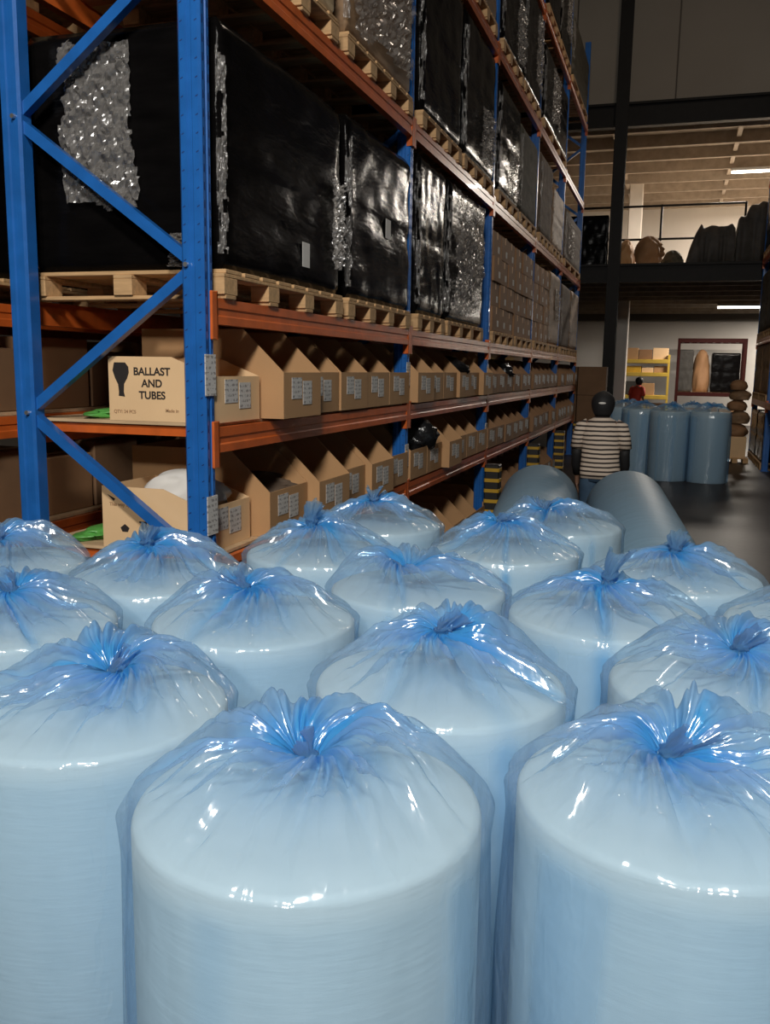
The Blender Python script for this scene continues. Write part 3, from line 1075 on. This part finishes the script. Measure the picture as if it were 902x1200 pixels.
def bag_mesh(seed, R, H, kx, ky, kz, puff, NT=208, NU=54, NV=26):
    rs = np.random.RandomState(seed)
    th = np.linspace(0, 2 * PI, NT, endpoint=False)
    # irregular pleat phase
    warp = th + 0.16 * ring_noise(th, 9, seed + 1) + 0.05 * ring_noise(th, 23, seed + 2)
    big = ring_noise(th, 5, seed + 3)
    mid = ring_noise(th, 11, seed + 4)
    # plies: a few doubled-over bands running from the knot to the rim and down the side
    band = np.zeros(NT)
    for _ in range(5):
        c, wd, s = rs.rand() * 2 * PI, 0.035 + 0.07 * rs.rand(), 0.35 + 0.65 * rs.rand()
        d = (th - c + PI) % (2 * PI) - PI
        band += s * np.exp(-(d / wd) ** 2)
    band = np.clip(band, 0, 1)
    fold_n = [int(x) for x in (8 + rs.randint(3), 17 + rs.randint(4), 31 + rs.randint(5), 49)]
    ph = rs.rand(6) * 2 * PI
    rim = R + 0.010 + 0.010 * (0.5 + 0.5 * mid) + 0.006 * np.abs(np.sin(fold_n[1] * warp / 2 + ph[0]))
    rimx, rimy = rim * np.cos(th), rim * np.sin(th)
    V, G, UV = [], [], []
    us = np.linspace(0, 1, NU) ** 1.35
    sharp = lambda x: np.abs(np.sin(x)) ** 0.75 - 0.6
    for u in us:
        tw = 0.55 * (1 - u) ** 3 * (1 if seed % 2 else -1)     # film twists as it runs into the knot
        c, s = np.cos(tw), np.sin(tw)
        rad0 = 0.020
        dx, dy = rimx - kx, rimy - ky
        x = kx + (dx * c - dy * s) * (rad0 / R * (1 - u) + u)
        y = ky + (dx * s + dy * c) * (rad0 / R * (1 - u) + u)
        pf = 0.74 * puff * (1.0 + 0.40 * big + 0.30 * np.sin(th))
        z = H + kz * (1 - u) ** 2.2 + pf * np.sin(PI * min(1.0, u) ** 0.92) ** 0.85 * (1 - 0.12 * u) + 0.006 * (1 - u)
        near = math.exp(-(u / 0.22) ** 2)
        mid1 = math.exp(-((u - 0.28) / 0.28) ** 2)
        far = math.sin(PI * min(1, u * 0.97 + 0.03)) ** 0.8
        fd = 0.011 * near * sharp(fold_n[3] * warp / 2 + ph[1]) + (0.014 * mid1 + 0.009 * far) * sharp(fold_n[2] * warp / 2 + ph[2] + 1.2 * u) \
            + 0.020 * far * sharp(fold_n[1] * warp / 2 + ph[3]) + 0.016 * far * sharp(fold_n[0] * warp / 2 + ph[4] + 2 * u)
        nz = (vnoise(x * 14 + 20, y * 14 + 20, seed + 6) - 0.5) * 0.036 * far + (np.abs(vnoise(x * 34 + 20, y * 34 + 20, seed + 7) - 0.5)) * 0.016 * far
        z = z + fd + nz - 0.022 * band * far
        rr = np.hypot(x, y)
        z = np.maximum(z, np.where(rr < R, H + 0.006, H - 0.02))
        if u > 0.995:
            z = np.full(NT, H - 0.004)
        crease = np.clip(0.5 - (np.abs(np.sin(fold_n[2] * warp / 2 + ph[2])) ** 0.6), 0, 1) * 0.9 * math.exp(-(u / 0.6) ** 2)
        g = 0.80 * math.exp(-(u / 0.27) ** 1.5) + 0.42 * math.exp(-(u / 0.66) ** 2) * (0.35 + 1.0 * np.clip(mid + 0.3, 0, 1)) + 0.3 * crease + 0.5 * band * (0.35 + 0.65 * far)
        V.append(np.stack([x, y, z], 1))
        G.append(np.clip(g, 0, 1))
        UV.append(np.stack([th / (2 * PI), np.full(NT, u)], 1))
    for k in range(1, NV + 1):
        v = k / NV
        z = (H - 0.004) * (1 - v) + 0.003 * v
        dep = min(1.0, v * 4)
        r = R + 0.008 + 0.012 * (0.5 + 0.5 * mid) * (1 - 0.3 * dep) + dep * (0.010 * np.abs(np.sin(fold_n[0] * warp / 2 + ph[5] + 0.8 * v)) + 0.007 * (0.5 + 0.5 * ring_noise(th + 0.15 * v, 13, seed + 8)))
        r = r + 0.010 * band * dep
        V.append(np.stack([r * np.cos(th), r * np.sin(th), np.full(NT, z)], 1))
        g = 0.62 * band * (1 - 0.3 * v) + 0.15 * (0.5 + 0.5 * mid) + 0.08 + 0.45 * np.clip(ring_noise(th + 0.1 * v, 19, seed + 9) - 0.45, 0, 1)
        G.append(np.clip(g, 0, 1))
        UV.append(np.stack([th / (2 * PI), np.full(NT, 1 + v * 2.2)], 1))
    V = np.concatenate(V)
    G = np.concatenate(G)
    UV = np.concatenate(UV)
    nr = NU + NV
    i, j = np.meshgrid(np.arange(nr - 1), np.arange(NT), indexing='ij')
    jn = (j + 1) % NT
    F = np.stack([i * NT + j, (i + 1) * NT + j, (i + 1) * NT + jn, i * NT + jn], -1).reshape(-1, 4)
    me = bpy.data.meshes.new('bag')
    me.vertices.add(len(V))
    me.vertices.foreach_set('co', V.ravel())
    me.loops.add(F.size)
    me.loops.foreach_set('vertex_index', F.ravel())
    me.polygons.add(len(F))
    me.polygons.foreach_set('loop_start', np.arange(0, F.size, 4))
    me.polygons.foreach_set('use_smooth', np.ones(len(F), bool))
    me.update()
    uvl = me.uv_layers.new(name='UVMap')
    luv = UV[F.ravel()].copy()
    luv = luv.reshape(-1, 4, 2)
    wrapq = (j.reshape(-1) == NT - 1)
    luv[wrapq, 2:, 0] = 1.0
    uvl.data.foreach_set('uv', luv.ravel())
    at = me.attributes.new('gather', 'FLOAT', 'POINT')
    at.data.foreach_set('value', G.astype(np.float32))
    me.validate()
    return me


def knot_mesh(seed, hgt, tilt, az):
    """the twisted, tied-off neck of the bag with its ruffled tail"""
    rs = np.random.RandomState(seed)
    NT, NU = 60, 22
    th = np.linspace(0, 2 * PI, NT, endpoint=False)
    V, G = [], []
    for k in range(NU):
        u = k / (NU - 1)
        if u < 0.3: r = 0.030 - 0.012 * math.sin(u / 0.3 * PI / 2)
        elif u < 0.45: r = 0.018 + 0.010 * math.sin((u - 0.3) / 0.15 * PI)
        else: r = 0.017 + 0.017 * ((u - 0.45) / 0.55) ** 0.8
        lob = 0.35 * np.abs(np.sin(4 * th + 2.5 * u + seed)) + 0.22 * np.sin(9 * th - 3 * u + seed * 2)
        rr = r * (0.75 + lob * (0.35 + 0.9 * max(0, u - 0.35)))
        flat = 1 - 0.45 * max(0, u - 0.4)
        x, y = rr * np.cos(th), rr * np.sin(th) * flat
        z = u * hgt + 0.012 * u * np.sin(2 * th + seed) + 0.004 * u * np.sin(5 * th)
        bend = tilt * u * u
        x = x + math.cos(az) * bend
        y = y + math.sin(az) * bend
        V.append(np.stack([x, y, z], 1))
    V = np.concatenate(V)
    F = []
    for i in range(NU - 1):
        for j in range(NT):
            F.append((i * NT + j, i * NT + (j + 1) % NT, (i + 1) * NT + (j + 1) % NT, (i + 1) * NT + j))
    me = bpy.data.meshes.new('knot')
    me.from_pydata([tuple(p) for p in V], [], F)
    me.polygons.foreach_set('use_smooth', [True] * len(F))
    me.uv_layers.new(name='UVMap')
    at = me.attributes.new('gather', 'FLOAT', 'POINT')
    at.data.foreach_set('value', np.repeat(np.clip(1.0 - 0.65 * np.linspace(0, 1, NU), 0, 1), NT).astype(np.float32))
    return me


ROLL_R, ROLL_H = 0.268, 1.085
RM = roll_mesh(ROLL_R, ROLL_H)


def bagged_roll(x, y, seed, label, kx=0.0, ky=0.0, kz=0.05, puff=0.055, tail=0.07, tilt=0.03, az=0.0, lo=False, dz=0.0):
    t = thing('bagged_roll', label, 'bagged roll', (x, y, 0.001), group='bagged rolls standing upright')
    link('roll', RM, 'foam', t)
    H = ROLL_H
    me = bag_mesh(seed, ROLL_R, H, kx, ky, kz, puff, *((120, 26, 12) if lo else (208, 54, 26)))
    bg = link('bag', me, 'blue_film', t)
    kn = link('knot', knot_mesh(seed, tail, tilt, az), 'blue_film', t, (kx, ky, H + kz - 0.004))
    return t


bagged_roll(-0.50, 1.20, 1, 'bagged roll in the front row, centre, cut by the bottom edge of the picture', -0.03, 0.06, 0.03, 0.085, 0.035, 0.05, 2.6)
bagged_roll(0.06, 1.42, 2, 'bagged roll in the front row at the right, cut by the right edge', -0.03, 0.05, 0.03, 0.08, 0.045, 0.06, 0.3)
bagged_roll(-1.06, 1.42, 3, 'bagged roll in the front row at the left, cut by the left edge', 0.02, 0.06, 0.04, 0.075, 0.045, 0.04, 1.0)
bagged_roll(-0.44, 1.79, 4, 'bagged roll directly behind the centre front one', -0.01, 0.05, 0.085, 0.075, 0.045, 0.03, 0.4)
bagged_roll(0.17, 1.99, 5, 'bagged roll behind the front right one with its knot near the right edge', 0.0, 0.02, 0.06, 0.07, 0.05, 0.05, 0.8)
bagged_roll(-1.61, 1.84, 6, 'bagged roll half out of view at the left edge, second row', -0.02, 0.03, 0.06, 0.08, 0.045, 0.05, 2.8)
bagged_roll(-1.03, 2.09, 7, 'bagged roll with a loose knot leaning left, behind the front left one', -0.05, 0.04, 0.06, 0.075, 0.04, 0.06, 3.0)
bagged_roll(-0.14, 2.48, 8, 'bagged roll with an upright split tail on its knot, right of centre', 0, 0.02, 0.065, 0.065, 0.1, 0.05, 0.9)
bagged_roll(-1.53, 2.42, 9, 'bagged roll in front of the blue end frame of the rack', -0.06, 0.03, 0.075, 0.075, 0.075, 0.01, 0)
bagged_roll(-0.71, 2.57, 10, 'bagged roll with a smooth flattened top, in the middle of the group', -0.04, -0.02, 0.05, 0.08, 0.03, 0.05, 3.4)
bagged_roll(-1.19, 2.96, 11, 'bagged roll with a tall thin tail, in front of the lower bin shelf', -0.05, 0.03, 0.075, 0.07, 0.1, 0.01, 1.0)
bagged_roll(0.05, 3.04, 12, 'bagged roll at the back right of the group next to the bare floor', -0.01, 0.02, 0.065, 0.06, 0.07, 0.03, 1.4)
bagged_roll(-0.56, 3.26, 13, 'bagged roll at the back, nearest the two lying blue rolls', -0.04, 0.05, 0.085, 0.07, 0.04, 0.04, 0)
bagged_roll(-1.18, 3.60, 14, 'bagged roll at the back left of the group, touching the first bin bay', -0.03, 0.03, 0.08, 0.07, 0.07, 0.01, 2.0)
bagged_roll(-0.44, 3.88, 15, 'bagged roll farthest back in the group, peeping out beside a lying blue roll', -0.06, -0.02, 0.06, 0.065, 0.04, 0.03, 2.0)
bagged_roll(0.44, 2.58, 16, 'bagged roll mostly hidden at the right edge, third row', 0.03, 0, 0.05, 0.065, 0.04, 0.03, 0)
bagged_roll(-2.12, 2.40, 17, 'bagged roll half out of view at the left edge, by the blue back post', -0.02, 0, 0.06, 0.075, 0.045, 0.03, 2.0)
# far group standing in the aisle
for k, (x, y, lb) in enumerate(((-0.50, 15.95, 'leftmost of the far standing bagged rolls, beside the person in stripes'), (-0.03, 15.35, 'second from the left of the far standing bagged rolls'),
                                (0.30, 16.0, 'far standing bagged roll set back between two others in the aisle'), (0.60, 15.3, 'rightmost of the far standing bagged rolls, with its full side in view'),
                                (-0.80, 16.6, 'far standing bagged roll hidden behind the person in stripes'))):
    fr_ = bagged_roll(x, y, 30 + k, lb, 0.03, 0, 0.09, 0.09, 0.06, 0.03, k, lo=True)
    fr_.scale = (1.12, 1.12, 1.04)


# lying blue rolls
def lying_roll(p, q, R, label):
    p, q = Vector(p), Vector(q)
    L = (q - p).length
    t = thing('foam_roll', label, 'roll', p, group='blue rolls lying behind the bagged ones')
    t.rotation_euler = (q - p).to_track_quat('Z', 'Y').to_euler()
    n = 56
    prof = [(R - 0.02, 0.0), (R - 0.005, 0.006), (R, 0.02), (R, L - 0.02), (R - 0.005, L - 0.006), (R - 0.02, L)]
    MB().loft([[(r * math.cos(2 * PI * k / n), r * math.sin(2 * PI * k / n), z) for k in range(n)] for r, z in prof]).build('roll', 'roll_blue', t, smooth=True)
    for z in (-0.001, L - 0.001):
        MB().loft([[(r * math.cos(2 * PI * k / 20), r * math.sin(2 * PI * k / 20), z + d) for k in range(20)] for r, d in ((0.045, 0), (0.045, 0.002))]).build('core_end', 'card_brown', t)
    return t


lying_roll((-0.30, 7.30, 0.66), (0.06, 4.40, 0.50), 0.32, 'blue roll lying on its side, right one, in front of the person')
lying_roll((-1.00, 7.35, 0.67), (-0.72, 4.60, 0.52), 0.32, 'blue roll lying on its side, left one, beside the person')
lying_roll((-1.30, 6.65, 0.152), (0.05, 6.65, 0.152), 0.15, 'narrow blue roll lying crosswise on the floor under the far ends')
lying_roll((-1.10, 4.95, 0.102), (0.30, 4.95, 0.102), 0.10, 'narrow blue roll lying crosswise on the floor under the near ends')


# ================================================================== PEOPLE
def person(loc, heading, height, shirt_mt, trouser_mt, label, lean=0.0, cap=False, arm_fwd=0.10):
    """standing figure seen from behind; +Y local is the way it faces. Body one skinned surface; shirt, trousers, hair over it."""
    t = thing('person', label, 'person', loc, (0, 0, heading))
    s = height / 1.66
    J = {}
    vs, es, rad = [], [], []

    def j(n, x, y, z, r, parent=None, ry=None):
        y += lean * max(0, z - 0.95)
        J[n] = len(vs)
        vs.append((x * s, y * s, z * s))
        rad.append((r * s, (ry or r) * s))
        if parent: es.append((J[parent], J[n]))
    j('pelvis', 0, 0, 0.92, 0.145, None, 0.105)
    j('waist', 0, 0.0, 1.05, 0.125, 'pelvis', 0.095)
    j('chest', 0, 0.0, 1.22, 0.145, 'waist', 0.105)
    j('upper', 0, -0.005, 1.33, 0.125, 'chest', 0.085)
    j('neck', 0, 0.0, 1.40, 0.052, 'upper')
    j('neck2', 0, 0.01, 1.45, 0.052, 'neck')
    j('head', 0, 0.03, 1.53, 0.088, 'neck2', 0.10)
    j('crown', 0, 0.02, 1.61, 0.060, 'head', 0.07)
    for sx, sd in ((-1, 'l'), (1, 'r')):
        j('sh' + sd, sx * 0.165, 0, 1.335, 0.058, 'upper')
        j('el' + sd, sx * 0.225, 0.02, 1.07, 0.042, 'sh' + sd)
        j('fo' + sd, sx * 0.235, 0.02 + arm_fwd * 0.5, 0.95, 0.037, 'el' + sd)
        j('wr' + sd, sx * 0.225, 0.02 + arm_fwd, 0.84, 0.026, 'fo' + sd)
        j('pa' + sd, sx * 0.222, 0.03 + arm_fwd, 0.765, 0.030, 'wr' + sd, 0.018)
        for fi, (dy, ln, r) in enumerate(((0.030, 0.075, 0.0085), (0.010, 0.085, 0.009), (-0.010, 0.08, 0.0085), (-0.028, 0.062, 0.0075))):
            j('k%d' % fi + sd, sx * 0.221, 0.03 + arm_fwd + dy, 0.735, r, 'pa' + sd)
            j('m%d' % fi + sd, sx * 0.214, 0.035 + arm_fwd + dy, 0.735 - ln * 0.55, r, 'k%d' % fi + sd)
            j('t%d' % fi + sd, sx * 0.202, 0.038 + arm_fwd + dy, 0.735 - ln, r * 0.85, 'm%d' % fi + sd)
        j('th' + sd, sx * 0.205, 0.065 + arm_fwd, 0.775, 0.011, 'pa' + sd)
        j('tt' + sd, sx * 0.195, 0.080 + arm_fwd, 0.735, 0.009, 'th' + sd)
        j('hip' + sd, sx * 0.085, 0, 0.86, 0.092, 'pelvis')
        j('kn' + sd, sx * 0.10, 0.015, 0.47, 0.060, 'hip' + sd)
        j('ca' + sd, sx * 0.102, -0.012, 0.33, 0.055, 'kn' + sd)
        j('an' + sd, sx * 0.105, -0.01, 0.09, 0.036, 'ca' + sd)
        j('ft' + sd, sx * 0.115, 0.09, 0.04, 0.036, 'an' + sd)
        j('to' + sd, sx * 0.12, 0.16, 0.03, 0.026, 'ft' + sd)
    me = bpy.data.meshes.new('body')
    me.from_pydata(vs, es, [])
    o = link('body', me, 'skin', t)
    sk = o.modifiers.new('skin', 'SKIN')
    sk.use_smooth_shade = True
    for i, d in enumerate(me.skin_vertices[0].data):
        d.radius = rad[i]
        d.use_root = (i == 0)
    o.modifiers.new('sub', 'SUBSURF').levels = 2
    o.modifiers['sub'].render_levels = 2

    def ell(cx, cy, z, a, b, n=28, wob=0.0):
        cy += lean * max(0, z - 0.95)
        return [((cx + (a + wob * math.sin(5 * 2 * PI * k / n + z * 9)) * math.cos(2 * PI * k / n)) * s, (cy + (b + wob * math.sin(4 * 2 * PI * k / n + z * 7)) * math.sin(2 * PI * k / n)) * s, z * s) for k in range(n)]
    # shirt: torso and short sleeves
    sh = MB().loft([ell(0, 0, 0.83, 0.195, 0.135, wob=0.008), ell(0, 0, 0.90, 0.192, 0.135, wob=0.006), ell(0, 0, 1.02, 0.180, 0.125, wob=0.004), ell(0, 0, 1.14, 0.182, 0.125), ell(0, 0, 1.25, 0.190, 0.128),
                    ell(0, 0, 1.33, 0.190, 0.115), ell(0, 0, 1.375, 0.155, 0.095), ell(0, 0, 1.405, 0.095, 0.078), ell(0, 0.0, 1.425, 0.066, 0.066)])
    for sx in (-1, 1):
        yl = lambda z: lean * max(0, z - 0.95)
        sh.tube([(sx * 0.13 * s, yl(1.34) * s, 1.335 * s), (sx * 0.185 * s, yl(1.31) * s, 1.315 * s), (sx * 0.212 * s, (0.008 + yl(1.22)) * s, 1.22 * s), (sx * 0.228 * s, (0.018 + yl(1.11)) * s, 1.115 * s)],
                [0.070 * s, 0.070 * s, 0.066 * s, 0.064 * s], 16)
    sh.build('shirt', shirt_mt, t, smooth=True)
    if cap:
        for sx in (-1, 1):
            MB().tube([(sx * 0.226 * s, 0.018 * s, 1.13 * s), (sx * 0.226 * s, 0.02 * s, 1.06 * s), (sx * 0.235 * s, (0.02 + arm_fwd * 0.5) * s, 0.95 * s), (sx * 0.226 * s, (0.02 + arm_fwd) * s, 0.85 * s)], [0.05 * s, 0.05 * s, 0.045 * s, 0.036 * s], 14).build('undersleeve', 'cap', t, smooth=True)
    # trousers
    tr = MB().loft([ell(0, 0, 0.80, 0.165, 0.118), ell(0, 0, 0.88, 0.172, 0.122), ell(0, 0, 0.97, 0.155, 0.112)])
    for sx in (-1, 1):
        tr.tube([(sx * 0.082 * s, 0, 0.86 * s), (sx * 0.09 * s, 0.0, 0.72 * s), (sx * 0.10 * s, 0.012 * s, 0.47 * s), (sx * 0.104 * s, -0.008 * s, 0.28 * s), (sx * 0.106 * s, -0.006 * s, 0.075 * s)], [0.10 * s, 0.097 * s, 0.078 * s, 0.072 * s, 0.066 * s], 18)
    tr.build('trousers', trouser_mt, t, smooth=True)
    for sx in (-1, 1):
        MB().loft([[((sx * 0.115 + a * math.cos(2 * PI * k / 18)) * s, (0.055 + b * math.sin(2 * PI * k / 18)) * s, z * s) for k in range(18)] for z, a, b in ((0.0, 0.046, 0.125), (0.03, 0.05, 0.13), (0.065, 0.044, 0.115), (0.09, 0.03, 0.07))]).build('shoe', 'shoe', t, smooth=True)
    # ears, nose
    hz, hy = 1.535, 0.03 + lean * 0.58
    for sx in (-1, 1):
        MB().loft([[((sx * (0.083 + d)) * s, (hy - 0.005 + r * math.cos(2 * PI * k / 12)) * s, (hz - 0.005 + 1.5 * r * math.sin(2 * PI * k / 12)) * s) for k in range(12)] for d, r in ((-0.012, 0.016), (0.004, 0.021), (0.012, 0.017))]).build('ear', 'skin', t, smooth=True)
    MB().loft([[(r * math.cos(2 * PI * k / 10) * s, (hy + 0.088 + d) * s, (hz - 0.012 - 0.4 * d + 1.5 * r * math.sin(2 * PI * k / 10)) * s) for k in range(10)] for d, r in ((0, 0.016), (0.014, 0.013), (0.026, 0.008))]).build('nose', 'skin', t, smooth=True)
    for sx in (-1, 1):
        MB().loft([[((sx * 0.032 + r * math.cos(2 * PI * k / 10)) * s, (hy + 0.083 + d) * s, (hz + 0.012 + 0.5 * r * math.sin(2 * PI * k / 10)) * s) for k in range(10)] for d, r in ((0, 0.014), (0.007, 0.008))]).build('eye', 'hair', t, smooth=True)
    MB().loft([[(0.024 * r * math.cos(2 * PI * k / 10) * s, (hy + 0.080 + d) * s, (hz - 0.055 + 0.007 * r * math.sin(2 * PI * k / 10)) * s) for k in range(10)] for d, r in ((0, 1.0), (0.008, 0.6))]).build('mouth', 'red_cloth', t, smooth=True)
    # hair / cap: shell over crown and back of the head, open at the face
    rings = []
    n = 28
    for i in range(11):
        f = i / 10
        z = 1.672 - 0.25 * f ** 1.2
        rr = math.sqrt(max(0.0, 1 - ((z - 1.555) / 0.112) ** 2)) if z > 1.555 else 1.0 - 0.38 * ((1.555 - z) / 0.13) ** 2
        rr = max(rr, 0.05)
        ring = []
        for k in range(n):
            a = 2 * PI * k / n
            fr = max(0.0, math.sin(a))
            yb = 0.122 if math.sin(a) < 0 else 0.102 - (0.055 * fr if z < 1.575 else 0)
            ring.append((0.112 * rr * math.cos(a) * s, (hy - 0.008 + yb * rr * math.sin(a)) * s, (z + (0.05 * fr * f if z < 1.60 else 0)) * s))
        rings.append(ring)
    hair = MB().loft(rings).build('cap' if cap else 'hair', 'cap' if cap else 'hair', t, smooth=True)
    if cap:
        # half-moon opening over the strap at the back of the cap, pale skin and hair showing
        MB().loft([[((0.036 * r * math.cos(2 * PI * k / 16)) * s, (hy - 0.008 - d) * s, (1.555 + 0.011 * r * math.sin(2 * PI * k / 16)) * s) for k in range(16)] for d, r in ((0.108, 1.0), (0.128, 0.96), (0.131, 0.7))]).build('cap_strap', 'paper', hair, smooth=True)
    return t


person((-0.60, 8.35, 0.0), 0.0, 1.57, 'striped_cloth', 'jeans', 'person in a cream and dark striped t-shirt and black cap, seen from behind', cap=True)
person((-1.02, 26.3, 0.0), -0.6, 1.62, 'red_cloth', 'trousers_dark', 'distant person in a red top in front of the yellow shelves', lean=0.25, arm_fwd=0.25)

# ================================================================== FAR END OF THE HALL
# dark carton stack beyond the end of the left rack
for k in range(3):
    for i in range(2):
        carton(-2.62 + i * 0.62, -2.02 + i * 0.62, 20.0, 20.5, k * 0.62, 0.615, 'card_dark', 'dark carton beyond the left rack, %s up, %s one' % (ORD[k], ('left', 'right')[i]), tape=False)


# yellow shelving
def shelf_unit(x0, x1, y0, y1, h, zs, mt, label):
    t = thing('shelf_unit', label, 'shelf', (x0, y0, 0))
    W, D = x1 - x0, y1 - y0
    for x in (0, W - 0.06):
        for y in (0, D - 0.06):
            MB().box(x, x + 0.06, y, y + 0.06, 0, h).build('post', mt, t)
    for z in zs:
        MB().box(0, W, -0.005, D, z - 0.12, z, 0.01).build('shelf', mt, t)
    return t


YZ = [0.35, 1.05, 1.75, 2.15]
shelf_unit(-1.55, -0.15, 29.0, 29.7, 2.3, YZ, 'yellow_steel', 'yellow steel shelf unit against the far wall')
rf = random.Random(3)
for si, z in enumerate(YZ):
    x = -1.45
    i = 0
    while x < -0.55 and i < 3:
        wv = 0.34 + 0.06 * ((i + si) % 3)
        mt = [['card', 'guard_yellow', 'card_brown'], ['cloth_dark', 'card', 'cloth_dark'], ['guard_yellow', 'card_pale', 'card'], ['card', 'card_brown', 'card_pale']][si][i]
        carton(x, x + wv, 29.08, 29.55, z + 0.001, [0.45, 0.42, 0.2, 0.35][si] - 0.05 * (i % 2), mt, 'small box on the %s shelf of the yellow unit, %s from the left' % (ORD[si], ORD[i]), tape=False)
        x += wv + 0.02
        i += 1

# doorway in the far wall with a loaded rack behind it
fr = thing('storage_rack', 'dark red storage rack full of wrapped goods at the far wall', 'rack', (0.05, 30.5, 0))
for x in (0, 2.0):
    for y in (0, 1.0):
        MB().box(x, x + 0.09, y, y + 0.09, 0, 2.85).build('post', 'red_steel', fr)
for z in (1.02, 2.72):
    for y in (0, 1.04):
        MB().box(0.09, 2.0, y, y + 0.05, z, z + 0.13).build('beam', 'red_steel', fr)
for k in range(8):
    MB().box(0.12 + k * 0.24, 0.20 + k * 0.24, 0.05, 1.04, 2.74, 2.78).build('slat', 'wall_white', fr)
MB().box(0.09, 2.0, 0.05, 1.04, 1.11, 1.15).build('shelf_board', 'plywood', fr)
wrapped_load(0.12, 0.56, 30.62, 31.4, 1.151, 2.5, 'cloth_dark', 'dark wrapped goods at the left in the red storage rack', 81, edge=False)
blob('wrapped_bundle', 'brown wrapped bundle leaning in the red storage rack', 'bundle', (0.82, 30.95, 1.151), (0.28, 0.30, 0.88), 'card_brown', 82, amp=0.15)
wrapped_load(1.12, 1.98, 30.62, 31.4, 1.151, 2.4, 'wrap_black', 'black wrapped goods at the right in the red storage rack', 83, edge=False)
for k in range(3):
    carton(0.2 + k * 0.62, 0.78 + k * 0.62, 30.7, 31.3, 0.001, 0.62 + 0.1 * (k % 2), 'card_dark' if k < 2 else 'card_brown', 'dim carton on the floor under the red storage rack, %s from the left' % ORD[k], tape=False)

# cartons and bundles by the right rack
carton(1.06, 1.44, 18.9, 19.3, 0.10, 0.42, 'card_pale', 'bright tan carton low at the foot of the right rack', tape=False)
pallet(1.0, 1.5, 18.85, 19.35, 0.001 - 0.034, 'small wooden pallet under the bright tan carton')
bz = 0.521
for k, (rr, hh) in enumerate(((0.22, 0.26), (0.20, 0.26), (0.19, 0.22), (0.20, 0.20), (0.17, 0.20))):
    blob('cloth_bundle', 'brown bundle in the stack at the foot of the right rack, %s from the bottom' % ORD[k], 'bundle', (1.25 + (0.03 if k % 2 else -0.02), 19.1, bz), (rr, rr, hh * 0.65), 'card_brown' if k % 2 == 0 else 'wrap_tan', 90 + k, amp=0.12)
    bz += hh * 0.97

# goods on the upper mezzanine deck
for k, (x, y, r, mt, lb) in enumerate(((-0.22, 23.1, (0.25, 0.3, 0.36), 'wrap_greygreen', 'low grey heap on the mezzanine deck'), (-0.75, 22.2, (0.30, 0.4, 0.50), 'card_brown', 'brown sack-like bundle on the mezzanine deck'),
                                       (-1.28, 22.7, (0.20, 0.4, 0.50), 'card', 'tan bundle behind the black post on the mezzanine deck'))):
    blob('goods_heap', lb, 'goods', (x, y, 4.101), r, mt, 102 + k, amp=0.32, n=30)


def tarp_heap(x, y, prof, dep, label, seed):
    """goods under a dark cover: a lumpy ridge with the given outline (x, height)"""
    rings = []
    px = np.linspace(prof[0][0], prof[-1][0], 34)
    ph_ = np.interp(px, [p[0] for p in prof], [p[1] for p in prof])
    for i in range(34):
        ring = []
        for k in range(15):
            a = PI * k / 14
            w_ = 0.82 + 0.3 * float(vnoise(np.array([i * 0.5]), np.array([k * 0.6]), seed)[0])
            ring.append((px[i], -dep * math.copysign(abs(math.cos(a)) ** 0.6, math.cos(a)) * w_, max(0.0, ph_[i] * abs(math.sin(a)) ** 0.5 * (0.92 + 0.12 * w_) if 0 < k < 14 else 0.0)))
        rings.append(ring)
    o = MB().loft(rings).build('covered_goods', 'cloth_dark', None, (x, y, 4.101), smooth=True)
    return tag(o, label, 'goods')


tarp_heap(0, 22.6, ((0.05, 0.05), (0.14, 0.45), (0.26, 0.80), (0.38, 1.02), (0.45, 0.93), (0.6, 0.98), (0.85, 0.95), (1.05, 1.0), (1.12, 0.9)), 0.45, 'wide low heap of goods under a dark cover on the mezzanine deck', 5)
tarp_heap(0, 22.9, ((1.16, 0.9), (1.2, 1.18), (1.34, 1.22), (1.42, 1.42), (1.7, 1.5), (2.0, 1.45), (2.3, 1.2), (2.34, 0.4)), 0.5, 'tall heap of goods under a dark cover at the right of the mezzanine deck', 6)
for k in range(2):
    wrapped_load(-2.95 + k * 0.66, -2.32 + k * 0.66, 22.0, 22.8, 4.101, 5.35, 'wrap_black', 'dark wrapped load on the mezzanine deck left of the post, %s one' % ('left', 'right')[k], 110 + k, edge=False)
